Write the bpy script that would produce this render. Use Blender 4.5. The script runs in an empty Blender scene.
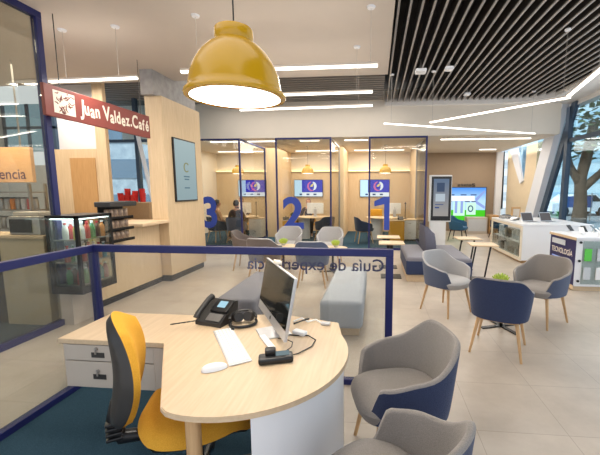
import bpy, bmesh, math, random
from math import sin, cos, pi, radians as R
from mathutils import Vector, Matrix
random.seed(7)
SC = bpy.context.scene
COL = SC.collection

# ------------------------------------------------------------------ materials
def lin(c):
    return tuple((x / 12.92 if x <= .04045 else ((x + .055) / 1.055) ** 2.4) for x in (v / 255 for v in c))
def _new(name):
    m = bpy.data.materials.new(name); m.use_nodes = True
    nt = m.node_tree; nt.nodes.clear()
    out = nt.nodes.new('ShaderNodeOutputMaterial')
    return m, nt, out
def N(nt, t, **kw):
    n = nt.nodes.new(t)
    for k, v in kw.items(): setattr(n, k, v)
    return n
def mat(name, rgb, rough=.5, metal=0, var=.06, scale=30, bump=0, stretch=(1, 1, 1), rgb2=None, spec=.5, sheen=0, coat=0, detail=3):
    """principled surface with a noise driven colour variation"""
    m, nt, out = _new(name)
    b = N(nt, 'ShaderNodeBsdfPrincipled')
    b.inputs['Roughness'].default_value = rough; b.inputs['Metallic'].default_value = metal
    b.inputs['Specular IOR Level'].default_value = spec
    if sheen: b.inputs['Sheen Weight'].default_value = sheen
    if coat: b.inputs['Coat Weight'].default_value = coat; b.inputs['Coat Roughness'].default_value = .08
    tc = N(nt, 'ShaderNodeTexCoord'); mp = N(nt, 'ShaderNodeMapping'); mp.inputs['Scale'].default_value = stretch
    nz = N(nt, 'ShaderNodeTexNoise'); nz.inputs['Scale'].default_value = scale; nz.inputs['Detail'].default_value = detail
    nt.links.new(tc.outputs['Object'], mp.inputs[0]); nt.links.new(mp.outputs[0], nz.inputs['Vector'])
    rp = N(nt, 'ShaderNodeValToRGB'); c = lin(rgb)
    c2 = lin(rgb2) if rgb2 else None
    e = rp.color_ramp.elements
    e[0].position = .3; e[1].position = .7
    if c2: e[0].color = (*c, 1); e[1].color = (*c2, 1)
    else:
        e[0].color = (*[v * (1 - var) for v in c], 1); e[1].color = (*[min(1, v * (1 + var)) for v in c], 1)
    nt.links.new(nz.outputs['Fac'], rp.inputs[0]); nt.links.new(rp.outputs[0], b.inputs['Base Color'])
    if bump:
        bp = N(nt, 'ShaderNodeBump'); bp.inputs['Strength'].default_value = bump; bp.inputs['Distance'].default_value = .004
        nt.links.new(nz.outputs['Fac'], bp.inputs['Height']); nt.links.new(bp.outputs[0], b.inputs['Normal'])
    nt.links.new(b.outputs[0], out.inputs[0])
    return m
def emis(name, rgb, s=1.0, rgb2=None, axis=2, lo=0, hi=1):
    m, nt, out = _new(name)
    e = N(nt, 'ShaderNodeEmission'); e.inputs[0].default_value = (*lin(rgb), 1); e.inputs[1].default_value = s
    if rgb2:
        tc = N(nt, 'ShaderNodeTexCoord'); sp = N(nt, 'ShaderNodeSeparateXYZ'); mr = N(nt, 'ShaderNodeMapRange')
        mr.inputs[1].default_value = lo; mr.inputs[2].default_value = hi
        rp = N(nt, 'ShaderNodeValToRGB'); rp.color_ramp.elements[0].color = (*lin(rgb), 1); rp.color_ramp.elements[1].color = (*lin(rgb2), 1)
        nt.links.new(tc.outputs['Object'], sp.inputs[0]); nt.links.new(sp.outputs[axis], mr.inputs[0])
        nt.links.new(mr.outputs[0], rp.inputs[0]); nt.links.new(rp.outputs[0], e.inputs[0])
    nt.links.new(e.outputs[0], out.inputs[0]); return m
def glass(name, tint=(235, 240, 238), refl=.06, rough=.0, haze=0.0, hcol=(200, 205, 205)):
    m, nt, out = _new(name)
    t = N(nt, 'ShaderNodeBsdfTransparent'); t.inputs[0].default_value = (*lin(tint), 1)
    g = N(nt, 'ShaderNodeBsdfGlossy'); g.inputs['Roughness'].default_value = rough
    lw = N(nt, 'ShaderNodeLayerWeight'); lw.inputs[0].default_value = .25
    ma = N(nt, 'ShaderNodeMath', operation='MULTIPLY_ADD'); ma.inputs[1].default_value = .3; ma.inputs[2].default_value = refl
    mx = N(nt, 'ShaderNodeMixShader')
    nt.links.new(lw.outputs['Fresnel'], ma.inputs[0]); nt.links.new(ma.outputs[0], mx.inputs[0])
    src = t.outputs[0]
    if haze:
        d = N(nt, 'ShaderNodeBsdfDiffuse'); d.inputs[0].default_value = (*lin(hcol), 1)
        m2 = N(nt, 'ShaderNodeMixShader'); m2.inputs[0].default_value = haze
        nt.links.new(t.outputs[0], m2.inputs[1]); nt.links.new(d.outputs[0], m2.inputs[2]); src = m2.outputs[0]
    nt.links.new(src, mx.inputs[1]); nt.links.new(g.outputs[0], mx.inputs[2]); nt.links.new(mx.outputs[0], out.inputs[0])
    return m
def tile_mat():
    m, nt, out = _new('floor_tile')
    b = N(nt, 'ShaderNodeBsdfPrincipled'); b.inputs['Roughness'].default_value = .32; b.inputs['Specular IOR Level'].default_value = .45
    tc = N(nt, 'ShaderNodeTexCoord'); mp = N(nt, 'ShaderNodeMapping'); mp.inputs['Location'].default_value = (-.104, -.43, 0)
    br = N(nt, 'ShaderNodeTexBrick'); br.offset = 0; br.squash = 1
    br.inputs['Scale'].default_value = 1; br.inputs['Brick Width'].default_value = .6; br.inputs['Row Height'].default_value = .6
    br.inputs['Mortar Size'].default_value = .0028; br.inputs['Mortar Smooth'].default_value = .3
    br.inputs['Color1'].default_value = (.97, .97, .97, 1); br.inputs['Color2'].default_value = (1.03, 1.03, 1.03, 1); br.inputs['Mortar'].default_value = (.72, .70, .68, 1)
    nz = N(nt, 'ShaderNodeTexNoise'); nz.inputs['Scale'].default_value = 2.2; nz.inputs['Detail'].default_value = 8; nz.inputs['Roughness'].default_value = .65
    rp = N(nt, 'ShaderNodeValToRGB'); e = rp.color_ramp.elements
    e[0].position = .3; e[1].position = .72; e[0].color = (*lin((170, 158, 144)), 1); e[1].color = (*lin((192, 180, 166)), 1)
    mx = N(nt, 'ShaderNodeMix', data_type='RGBA', blend_type='MULTIPLY'); mx.inputs[0].default_value = 1
    nt.links.new(tc.outputs['Object'], mp.inputs[0]); nt.links.new(mp.outputs[0], br.inputs[0]); nt.links.new(tc.outputs['Object'], nz.inputs['Vector'])
    nt.links.new(nz.outputs['Fac'], rp.inputs[0]); nt.links.new(rp.outputs[0], mx.inputs[6]); nt.links.new(br.outputs[0], mx.inputs[7])
    nt.links.new(mx.outputs[2], b.inputs['Base Color']); nt.links.new(b.outputs[0], out.inputs[0])
    return m
M = {}
M['tile'] = tile_mat()
M['carpet'] = mat('teal_carpet', (36, 58, 74), .95, scale=180, rgb2=(58, 84, 98), bump=.6, spec=.1, stretch=(1, 3, 1))
M['plaster'] = mat('white_plaster', (200, 189, 178), .85, var=.012, scale=4)
M['soffit'] = mat('white_soffit', (226, 221, 216), .85, var=.01, scale=4)
M['bulk'] = mat('cream_plaster', (226, 216, 202), .85, var=.012, scale=4)
M['concrete'] = mat('grey_render', (150, 146, 144), .9, scale=9, rgb2=(172, 168, 164), detail=8)
M['brown_wall'] = mat('taupe_paint', (148, 128, 106), .8, var=.02, scale=5)
M['wood'] = mat('pale_wood_panel', (200, 174, 138), .5, scale=7, rgb2=(212, 187, 151), stretch=(6, 6, .5), detail=5)
M['wood_x'] = mat('pale_wood_top', (202, 176, 142), .42, scale=9, rgb2=(213, 188, 155), stretch=(7, .5, 7), detail=5)
M['wood_brown'] = mat('tan_wood_door', (176, 134, 84), .55, scale=7, rgb2=(190, 148, 96), stretch=(6, 6, .5))
M['tan'] = mat('tan_blind', (226, 206, 174), .8, var=.02, scale=6)
M['blue'] = mat('royal_blue_paint', (23, 29, 88), .5, var=.04, scale=6)
M['decal'] = mat('blue_vinyl', (44, 68, 160), .5, var=.03, scale=6)
M['text_blue'] = mat('dark_blue_vinyl', (36, 42, 100), .5, var=.03)
M['slat'] = mat('grey_slat_metal', (52, 49, 47), .5, var=.03, scale=3)  # shade on the slat sides put into a darker colour
M['slat_edge'] = mat('lit_slat_edge', (158, 152, 147), .5, var=.03, scale=3)  # underside strips of the same slats, painted lighter as if lit
M['slat2'] = mat('dark_grey_slat_metal', (128, 122, 116), .5, var=.03, scale=3)
M['black'] = mat('black_void', (22, 20, 19), .9, var=.1)
M['white'] = mat('white_laminate', (228, 228, 230), .4, var=.01, scale=5)
M['white_gloss'] = mat('white_plastic', (236, 236, 236), .3, var=.01, scale=5)
M['offwhite'] = mat('warm_grey_laminate', (192, 180, 166), .5, var=.015, scale=5)
M['oak'] = mat('oak_leg', (190, 150, 104), .5, scale=10, rgb2=(206, 168, 122), stretch=(8, 8, .6))
M['grey_fab'] = mat('warm_grey_weave', (132, 126, 121), .95, scale=260, rgb2=(154, 147, 141), bump=.5, sheen=.2, spec=.15)
M['grey_fab_l'] = mat('light_grey_weave', (160, 158, 158), .95, scale=260, rgb2=(184, 181, 179), bump=.5, sheen=.2, spec=.15)
M['brown_fab'] = mat('brown_grey_weave', (96, 86, 82), .95, scale=260, rgb2=(116, 105, 100), bump=.5, sheen=.2, spec=.15)
M['navy_fab'] = mat('navy_weave', (44, 52, 80), .95, scale=260, rgb2=(60, 70, 100), bump=.5, sheen=.15, spec=.15)
M['slate_fab'] = mat('slate_blue_weave', (76, 84, 106), .95, scale=260, rgb2=(96, 104, 126), bump=.5, sheen=.15, spec=.15)
M['dark_fab'] = mat('charcoal_blue_weave', (42, 50, 66), .95, scale=260, rgb2=(58, 66, 84), bump=.5, sheen=.15, spec=.15)
M['teal_fab'] = mat('petrol_blue_weave', (46, 84, 112), .95, scale=200, rgb2=(60, 102, 132), bump=.4, sheen=.15, spec=.15)
M['bench_l'] = mat('mauve_grey_upholstery', (112, 110, 118), .9, scale=220, rgb2=(130, 128, 134), bump=.4, sheen=.2, spec=.15)
M['bench_r'] = mat('light_grey_upholstery', (158, 162, 168), .9, scale=220, rgb2=(176, 180, 184), bump=.4, sheen=.2, spec=.15)
M['yellow_fab'] = mat('mustard_upholstery', (206, 148, 44), .85, scale=240, rgb2=(222, 166, 60), bump=.3, spec=.2)
M['dark_plastic'] = mat('charcoal_plastic', (44, 42, 41), .45, var=.05)
M['black_plastic'] = mat('black_plastic', (22, 22, 24), .35, var=.05)
M['black_metal'] = mat('black_metal', (28, 27, 28), .4, var=.05, metal=.3)
M['steel'] = mat('brushed_steel', (170, 165, 160), .35, metal=.8, scale=40, var=.08, stretch=(1, 8, 1))
M['alu'] = mat('silver_aluminium', (206, 206, 208), .35, metal=.6, var=.02)
M['lamp_yellow'] = mat('yellow_enamel', (192, 146, 10), .26, var=.03, scale=5, coat=.25)
M['maroon'] = mat('maroon_sign_panel', (124, 52, 44), .5, var=.03, scale=6)
M['cream'] = mat('cream_lettering', (232, 222, 205), .6, var=.02)
M['purple'] = mat('purple_lettering', (86, 52, 84), .6, var=.02)
M['red'] = mat('red_card', (196, 42, 40), .4, var=.06)
M['green'] = mat('leaf_green', (96, 150, 48), .6, scale=60, rgb2=(170, 200, 70))
M['lime'] = mat('lime_green_succulent', (150, 178, 62), .6, scale=60, rgb2=(196, 210, 100))
M['darkgreen'] = mat('dark_leaf', (40, 52, 30), .7, scale=60, rgb2=(66, 80, 44))
M['pot'] = mat('grey_pot', (190, 188, 184), .6, var=.02)
M['skin'] = mat('skin', (196, 146, 116), .6, var=.04)
M['hair'] = mat('dark_brown_hair', (40, 30, 26), .6, scale=90, var=.3)
M['hair_red'] = mat('chestnut_hair', (108, 56, 40), .6, scale=90, var=.3)
M['shirt_dark'] = mat('dark_patterned_shirt', (46, 38, 42), .9, scale=24, rgb2=(84, 66, 66), detail=4)
M['shirt_navy'] = mat('navy_shirt', (40, 44, 70), .9, scale=30, var=.1)
M['shirt_tan'] = mat('tan_shirt', (176, 132, 92), .9, scale=30, var=.1)
M['trouser'] = mat('black_trousers', (30, 30, 36), .9, scale=30, var=.1)
M['shoe'] = mat('pale_shoes', (206, 200, 194), .6, var=.04)
M['glass'] = glass('clear_glass')
M['glass_fence'] = glass('partition_glass', (244, 245, 244), .03, haze=.025, hcol=(196, 200, 206))
M['glass_tall'] = glass('tall_partition_glass', (230, 230, 222), .03, haze=.04, hcol=(150, 150, 146))
M['glass_booth'] = glass('booth_glass', (240, 240, 236), .03)
M['glass_win'] = glass('window_glass', (232, 242, 246), .03)
M['screen_dark'] = mat('dark_glossy_screen', (20, 22, 22), .06, var=.02, spec=.8)
M['blue_grey_win'] = mat('blue_grey_mullion', (66, 82, 100), .45, var=.04, metal=.2)
M['white_col'] = mat('white_painted_column', (226, 228, 234), .6, var=.01, scale=4)
M['light'] = emis('linear_diffuser', (255, 248, 236), 3.0)
M['lamp_light'] = emis('lamp_diffuser', (255, 246, 232), 4.5)
M['cove'] = emis('warm_cove_strip', (255, 222, 160), 4.0)
M['scr_white'] = emis('screen_white', (238, 246, 255), 1.0)
M['scr_cyan'] = emis('screen_pale_cyan', (196, 228, 250), 1.0)
M['scr_blue'] = emis('screen_violet_blue', (66, 66, 190), 1.0)
M['scr_navy'] = emis('screen_navy', (60, 80, 130), .8)
M['scr_pink'] = emis('screen_pink', (216, 110, 170), 1.0)
M['scr_yel'] = emis('screen_yellow', (240, 214, 130), 1.0)
M['scr_sky'] = emis('screen_sky', (58, 134, 224), 1.0, (176, 214, 246), 2, 1.75, 1.2)
M['scr_green'] = emis('screen_green', (72, 190, 40), 1.0)
M['scr_mint'] = emis('screen_mint', (196, 238, 214), 1.0)
M['scr_lilac'] = emis('screen_lilac', (140, 160, 216), 1.0)
M['scr_kiosk'] = emis('kiosk_screen', (96, 112, 134), .9, (150, 146, 142), 2, 1.9, .95)
M['scr_wall'] = emis('wall_display', (150, 186, 198), .75, (176, 208, 216), 2, 1.4, 2.6)
M['scr_phone'] = emis('phone_lcd', (168, 208, 224), .9)
M['scr_term'] = emis('terminal_lcd', (150, 170, 176), .5)
M['orange_panel'] = mat('orange_wood_sign', (224, 172, 124), .6, scale=6, rgb2=(234, 186, 140), stretch=(1, 1, 6))
M['navy_panel'] = mat('dark_indigo_panel', (38, 34, 84), .5, var=.05)
M['ink'] = mat('black_ink', (26, 24, 26), .6, var=.02)
M['green_box'] = mat('bright_green_card', (92, 196, 74), .5, var=.06)
M['grey_box'] = mat('pale_grey_card', (196, 200, 204), .5, var=.04)
M['chip'] = mat('brown_snack_foil', (92, 60, 44), .35, scale=26, rgb2=(196, 168, 140), metal=.2)
M['bark'] = mat('dark_bark', (66, 56, 48), .95, scale=14, rgb2=(104, 92, 78), bump=1, detail=8)
M['leaf'] = mat('street_tree_leaf', (52, 70, 44), .8, scale=8, rgb2=(92, 116, 70))
M['asphalt'] = mat('pale_asphalt', (128, 136, 140), .9, scale=12, var=.1)
M['car'] = mat('white_car_paint', (226, 232, 238), .25, var=.01, coat=.5)
M['car_blue'] = mat('blue_banner', (52, 92, 160), .5, var=.05)
M['build_pale'] = mat('pale_blue_facade', (170, 200, 214), .7, scale=3, rgb2=(190, 216, 226))
M['build_grey'] = mat('grey_facade', (150, 162, 172), .8, scale=3, rgb2=(186, 196, 202))
PAL = [mat('pack_%s' % n, c, .45, var=.06) for n, c in dict(red=(190, 60, 56), orange=(222, 140, 60), yellow=(222, 200, 90), green=(80, 150, 90), teal=(70, 140, 150), white=(226, 226, 222), brown=(120, 84, 60), pink=(206, 130, 140)).items()]

# ------------------------------------------------------------------ mesh builder
class B:
    def __init__(s, smooth=False): s.bm = bmesh.new(); s.smooth = smooth
    def box(s, x0, x1, y0, y1, z0, z1, bev=0, seg=2, mtx=None):
        r = bmesh.ops.create_cube(s.bm, size=1); vs = r['verts']
        for v in vs: v.co = Vector(((x0 + x1) / 2 + v.co.x * (x1 - x0), (y0 + y1) / 2 + v.co.y * (y1 - y0), (z0 + z1) / 2 + v.co.z * (z1 - z0)))
        if bev:
            es = list({e for v in vs for e in v.link_edges})
            r = bmesh.ops.bevel(s.bm, geom=es, offset=bev, segments=seg, profile=.5, affect='EDGES')
            vs = list({v for f in r['faces'] for v in f.verts} | {v for v in vs if v.is_valid})
        if mtx: bmesh.ops.transform(s.bm, matrix=mtx, verts=[v for v in vs if v.is_valid])
        return s
    def frust(s, p0, p1, r0, r1=None, n=12, caps=True):
        p0 = Vector(p0); p1 = Vector(p1); r1 = r0 if r1 is None else r1
        d = (p1 - p0).normalized(); a = d.orthogonal().normalized(); b = d.cross(a)
        A = [s.bm.verts.new(p0 + (a * cos(2 * pi * k / n) + b * sin(2 * pi * k / n)) * r0) for k in range(n)]
        C = [s.bm.verts.new(p1 + (a * cos(2 * pi * k / n) + b * sin(2 * pi * k / n)) * r1) for k in range(n)]
        for k in range(n): s.bm.faces.new((A[k], A[(k + 1) % n], C[(k + 1) % n], C[k]))
        if caps: s.bm.faces.new(A[::-1]); s.bm.faces.new(C)
        return s
    def tube(s, pts, r, n=8):
        pts = [Vector(p) for p in pts]; rings = []; up = None
        for i, p in enumerate(pts):
            d = (pts[min(i + 1, len(pts) - 1)] - pts[max(i - 1, 0)]).normalized()
            if up is None: up = d.orthogonal().normalized()
            a = (up - d * up.dot(d)).normalized(); b = d.cross(a); up = a
            rr = r[i] if isinstance(r, (list, tuple)) else r
            rings.append([s.bm.verts.new(p + (a * cos(2 * pi * k / n) + b * sin(2 * pi * k / n)) * rr) for k in range(n)])
        for A, C in zip(rings, rings[1:]):
            for k in range(n): s.bm.faces.new((A[k], A[(k + 1) % n], C[(k + 1) % n], C[k]))
        s.bm.faces.new(rings[0][::-1]); s.bm.faces.new(rings[-1]); return s
    def lathe(s, prof, n=32, c=(0, 0, 0), ax=1, ay=1):
        rings = []
        for r, z in prof:
            if r < 1e-6: rings.append([s.bm.verts.new((c[0], c[1], c[2] + z))])
            else: rings.append([s.bm.verts.new((c[0] + ax * r * cos(2 * pi * k / n), c[1] + ay * r * sin(2 * pi * k / n), c[2] + z)) for k in range(n)])
        for A, C in zip(rings, rings[1:]):
            for k in range(n):
                q = (k + 1) % n
                if len(A) == 1 and len(C) == 1: continue
                if len(A) == 1: s.bm.faces.new((A[0], C[q], C[k]))
                elif len(C) == 1: s.bm.faces.new((A[k], A[q], C[0]))
                else: s.bm.faces.new((A[k], A[q], C[q], C[k]))
        return s
    def prism(s, poly, z0, z1, mtx=None):
        A = [s.bm.verts.new((x, y, z0)) for x, y in poly]; C = [s.bm.verts.new((x, y, z1)) for x, y in poly]
        n = len(poly)
        s.bm.faces.new(A[::-1]); s.bm.faces.new(C)
        for k in range(n): s.bm.faces.new((A[k], A[(k + 1) % n], C[(k + 1) % n], C[k]))
        if mtx: bmesh.ops.transform(s.bm, matrix=mtx, verts=A + C)
        return s
    def quad(s, *p): s.bm.faces.new([s.bm.verts.new(q) for q in p]); return s
    def grid(s, rows):
        V = [[s.bm.verts.new(p) for p in r] for r in rows]
        for a, b in zip(V, V[1:]):
            for k in range(len(a) - 1): s.bm.faces.new((a[k], a[k + 1], b[k + 1], b[k]))
        return V
    def ball(s, c, rx, ry=None, rz=None, u=14, v=9):
        ry = ry or rx; rz = rz or rx
        r = bmesh.ops.create_uvsphere(s.bm, u_segments=u, v_segments=v, radius=1)
        for q in r['verts']: q.co = Vector((c[0] + q.co.x * rx, c[1] + q.co.y * ry, c[2] + q.co.z * rz))
        return s
    def mesh(s, mesh): s.bm.from_mesh(mesh); return s
    def xf(s, m): bmesh.ops.transform(s.bm, matrix=m, verts=s.bm.verts); return s
    def build(s, name, m, parent=None, label=None, recalc=True):
        if recalc: bmesh.ops.recalc_face_normals(s.bm, faces=s.bm.faces)
        me = bpy.data.meshes.new(name); s.bm.to_mesh(me); s.bm.free()
        me.materials.append(m)
        if s.smooth:
            for p in me.polygons: p.use_smooth = True
            try: me.set_sharp_from_angle(angle=R(40))
            except Exception: pass
        o = bpy.data.objects.new(name, me); COL.objects.link(o)
        if parent: o.parent = parent
        if label: o['label'] = label
        return o
def thing(name, label, cat, loc=(0, 0, 0), rz=0, group=None):
    o = bpy.data.objects.new(name, None); COL.objects.link(o); o.empty_display_size = .1
    o.location = loc; o.rotation_euler = (0, 0, rz); o['label'] = label; o['category'] = cat
    if group: o['group'] = group
    return o
def tag(o, label, cat, loc=None, rz=None, group=None):
    o['label'] = label; o['category'] = cat
    if group: o['group'] = group
    if loc: o.location = loc
    if rz is not None: o.rotation_euler = (0, 0, rz)
    return o
def struct(o, label=None):
    o['kind'] = 'structure'
    if label: o['label'] = label
    return o
def dup(root, loc=None, rz=None, label=None, group=None):
    r = root.copy(); COL.objects.link(r)
    if loc is not None: r.location = loc
    if rz is not None: r.rotation_euler = (0, 0, rz)
    if label: r['label'] = label
    if group: r['group'] = group
    for ch in list(root.children):
        c = ch.copy(); COL.objects.link(c); c.parent = r
        for g in list(ch.children):
            d = g.copy(); COL.objects.link(d); d.parent = c
    return r
def text_mesh(body, size, ext=.001, offset=0, align='LEFT'):
    cu = bpy.data.curves.new('txt', 'FONT'); cu.body = body; cu.size = size; cu.extrude = ext; cu.offset = offset; cu.align_x = align
    cu.resolution_u = 4
    o = bpy.data.objects.new('txt', cu); COL.objects.link(o)
    dg = bpy.context.evaluated_depsgraph_get(); dg.update()
    me = bpy.data.meshes.new_from_object(o.evaluated_get(dg)); bpy.data.objects.remove(o); bpy.data.curves.remove(cu)
    return me
def fit_text(body, width, ext=.001, offset=0, height=None):
    """mesh of a line of text scaled to the width, starting at x=0, baseline y=0"""
    me = text_mesh(body, 1, 0, offset)
    xs = [v.co.x for v in me.vertices]; ys = [v.co.y for v in me.vertices]
    sx = width / (max(xs) - min(xs)); sy = sx if height is None else height / (max(ys) - min(ys)); x0 = min(xs)
    for v in me.vertices: v.co = Vector(((v.co.x - x0) * sx, v.co.y * sy, ext * (1 if v.co.z > 0 else 0)))
    return me
def frame_mtx(origin, xdir, ydir):
    x = Vector(xdir).normalized(); y = Vector(ydir).normalized(); z = x.cross(y)
    m = Matrix((x, y, z)).transposed().to_4x4(); m.translation = Vector(origin); return m
def lamp(name, kind, loc, power, color=(1, .93, .84), size=.2, size_y=None, rot=(0, 0, 0)):
    l = bpy.data.lights.new(name, kind); l.energy = power; l.color = color
    if kind == 'AREA':
        l.size = size
        if size_y: l.shape = 'RECTANGLE'; l.size_y = size_y
    elif kind == 'POINT': l.shadow_soft_size = size
    o = bpy.data.objects.new(name, l); COL.objects.link(o); o.location = loc; o.rotation_euler = rot
    return o

# ------------------------------------------------------------------ camera
f_px, PITCH, YAW = 342.0, R(7.0), R(5.3)
cam = bpy.data.cameras.new('camera'); co = bpy.data.objects.new('camera', cam); COL.objects.link(co)
cam.sensor_fit = 'HORIZONTAL'; cam.sensor_width = 36; cam.lens = f_px / 600 * 36
cam.shift_x = -44 / 600; cam.shift_y = 4.5 / 600
co.location = (0, 0, 1.63); co.rotation_euler = (pi / 2 - PITCH, 0, YAW); cam.clip_start = .05
SC.camera = co

# ------------------------------------------------------------------ the setting
b = B(); b.quad((-9, -1.5, 0), (5.0, -1.5, 0), (5.0, 14.2, 0), (-9, 14.2, 0)); struct(b.build('floor', M['tile']))
b = B(); b.box(-2.41, -.42, .2, 2.69, .001, .008); struct(b.build('floor_carpet', M['carpet']), 'teal carpet under the desk')
b = B(); b.box(-6.4, 1.45, 9.36, 13.45, .001, .008); struct(b.build('floor_carpet', M['carpet']), 'teal carpet of the meeting booths')
b = B(); b.box(-7.4, -3.86, .5, 4.0, .001, .008); struct(b.build('floor_carpet', M['carpet']), 'teal carpet behind the tall glass')
# white ceiling, slatted fields, soffit
b = B(); b.box(-9, .18, -1.0, 6.2, 3.6, 3.95); struct(b.build('ceiling', M['plaster']))
b = B()
x = .25
while x < 5.0:
    b.box(x, x + .03, 0.2, 9.55, 3.98, 4.16); x += .15
sl = struct(b.build('ceiling_slats', M['slat']), 'grey slats running lengthwise')
b = B(); x = .25
while x < 5.0:
    b.box(x, x + .03, 0.2, 9.55, 3.96, 3.9799); x += .15
b.build('slat_edges', M['slat_edge'], sl)
b = B()
y = 6.28
while y < 9.4:
    b.box(-7.4, .16, y, y + .06, 3.97, 4.07); y += .15
struct(b.build('ceiling_slats', M['slat2']), 'grey slats running crosswise')
b = B(); b.quad((-9, -1, 4.45), (6.5, -1, 4.45), (6.5, 10.2, 4.45), (-9, 10.2, 4.45)); struct(b.build('ceiling_void', M['black']))
# curved soffit along the facade: strip between the slat field edge and the facade
edge = [(.2, 9.56), (2.2, 9.56), (3.2, 9.58), (3.9, 9.45), (4.3, 9.05), (4.36, 8.2), (4.25, 7.2), (4.1, 5.8), (3.95, 4.2), (3.8, 2.5), (3.7, .2)]
outer = [(.2, 9.62), (2.2, 9.62), (3.3, 9.62), (4.6, 9.62), (5.05, 9.62), (5.05, 8.4), (5.05, 7.2), (5.05, 5.8), (5.05, 4.2), (5.05, 2.5), (5.05, .2)]
b = B(True)
b.grid([[(x, y, 4.05) for x, y in edge], [(x, y, 3.88) for x, y in edge], [(x, y, 3.86) for x, y in outer]])
struct(b.build('ceiling_soffit', M['soffit']))
b = B(); b.box(-7.4, 4.74, 9.62, 9.75, 3.08, 4.3); struct(b.build('wall_bulkhead', M['bulk']))
b = B(); b.box(-7.4, 4.74, 9.75, 14.2, 3.08, 3.2); struct(b.build('ceiling_lower', M['bulk']))
b = B(); b.box(5.0, 5.2, -.5, 14.2, 3.75, 4.3); b.box(4.74, 5.0, 9.63, 14.2, 3.86, 4.0); struct(b.build('trim_facade_head', M['soffit']))
# back walls
b = B(); b.box(-6.45, 1.42, 13.5, 13.6, 0, 2.36); struct(b.build('wall_back', M['wood']), 'pale wood wall behind the booths')
b = B(); b.box(-6.45, 1.42, 13.62, 13.7, 2.30, 3.08); struct(b.build('wall_back', M['bulk']), 'cream upper wall behind the booths')
b = B(); b.box(1.42, 4.62, 14.0, 14.1, 0, 3.08); struct(b.build('wall_back', M['brown_wall']), 'taupe wall behind the big screen')
b = B(); b.box(4.62, 4.85, 13.85, 14.1, 0, 3.08); struct(b.build('trim_corner', M['white_col']))
for i, x in enumerate((-3.72, -1.2)):
    b = B(); b.box(x, x + .37 if i == 0 else x + .12, 11.5, 13.5, 0, 3.08); struct(b.build('wall_divider', M['wood']))
b = B(); b.box(1.30, 1.42, 11.6, 13.99, 0, 3.08); struct(b.build('wall_divider', M['wood']))
b = B(); b.box(-6.55, -6.45, 9.8, 13.7, 0, 3.08); struct(b.build('wall_left', M['bulk']))
b = B(); b.box(-6.45, 1.3, 13.44, 13.5, 2.33, 2.36); b.build('trim_cove', M['wood'])['kind'] = 'structure'
b = B(); b.box(-6.45, 1.3, 13.53, 13.60, 2.362, 2.38); struct(b.build('trim_cove_light', M['cove']))

# wood core with the wall display, grey render above, cafe walls
b = B(); b.box(-3.90, -3.60, 5.65, 6.9, .12, 3.2, .004, 1); struct(b.build('wall_wood_core', M['wood']))
b = B(); b.box(-3.86, -3.64, 5.69, 6.86, 0, .12); struct(b.build('baseboard_core', M['dark_plastic']))
b = B(); b.box(-3.90, -3.68, 5.57, 6.9, 3.2, 3.97); struct(b.build('wall_grey_render', M['concrete']))
b = B(); b.box(-5.40, -5.19, 6.3, 6.38, 0, 3.95); struct(b.build('wall_column', M['wood']))
b = B(); b.box(-7.2, -6.1, 7.35, 7.45, 2.2, 3.95); struct(b.build('wall_cafe', M['soffit']))
b = B(); b.box(-8.6, -6.1, 7.35, 7.45, 0, 2.2); struct(b.build('wall_cafe', M['grey_box']))
b = B(); b.box(-7.3, -4.5, 8.5, 8.6, 0, 1.2); struct(b.build('wall_cafe_window_sill', M['white']))
# window behind the cafe
b = B()
for x in (-7.2, -6.22, -4.7): b.box(x, x + .09, 8.5, 8.6, 1.2, 3.95)
for z in (1.2, 2.86): b.box(-7.2, -4.6, 8.52, 8.58, z, z + .07)
w = struct(b.build('window_1', M['blue_grey_win']))
b = B(); b.box(-7.15, -4.65, 8.545, 8.555, 1.25, 3.9); b.build('pane', M['glass_win'], w)
b = B(); b.frust((-6.1, 8.44, 3.2), (-5.75, 8.44, 1.2), .05, n=8); b.build('brace', M['white_col'], w)
# facade on the right: slanted columns, mullions, tan blinds, glass
FX = 5.0
def fac(p): return frame_mtx((p, 0, 0), (0, 1, 0), (0, 0, 1))       # polygons in (y, z) -> plane x=p
b = B(); b.prism([(9.75, 3.86), (10.35, 3.86), (12.0, .0), (11.4, .0)], -.22, .0, fac(FX + .05)); struct(b.build('wall_column', M['white_col']))
b = B(); b.prism([(12.92, 3.1), (13.57, 3.1), (12.5, 1.85), (12.3, 1.95)], -.06, .0, fac(FX + .02)); struct(b.build('wall_column', M['white_col']))
b = B(); b.prism([(13.57, 3.1), (13.9, 3.1), (13.8, 0), (11.6, 0), (10.3, 3.1), (12.25, 3.1), (12.33, 1.95), (12.5, 1.85)], -.02, .02, fac(FX + .05)); struct(b.build('wall_right', M['tan']))
b = B(); b.prism([(12.25, 3.1), (12.95, 3.1), (12.34, 1.95)], -.005, .005, fac(FX + .05)); struct(b.build('window_2', M['glass_win']))
b = B(); b.prism([(13.9, 3.1), (14.15, 3.1), (14.15, .9), (13.82, .9)], -.01, .01, fac(FX - .1)); struct(b.build('window_3', M['screen_dark']))
b = B()
b.prism([(9.35, 3.84), (9.57, 3.84), (11.35, .0), (11.1, .0)], -.1, .0, fac(FX + .05))
b.prism([(9.55, 3.75), (9.70, 3.75), (9.70, 0), (9.55, 0)], -.12, .0, fac(FX + .03))
for y in (6.6, 3.8, 1.2): b.box(FX - .07, FX + .03, y, y + .14, 0, 3.75)
b.box(FX - .06, FX + .02, -.4, 9.62, 2.86, 2.95); b.box(FX - .06, FX + .02, -.4, 9.55, 0, .08)
w = struct(b.build('window_4', M['blue_grey_win']))
b = B(); b.box(FX - .01, FX, -.4, 11.4, .05, 3.75); b.build('pane', M['glass_win'], w)

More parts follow.
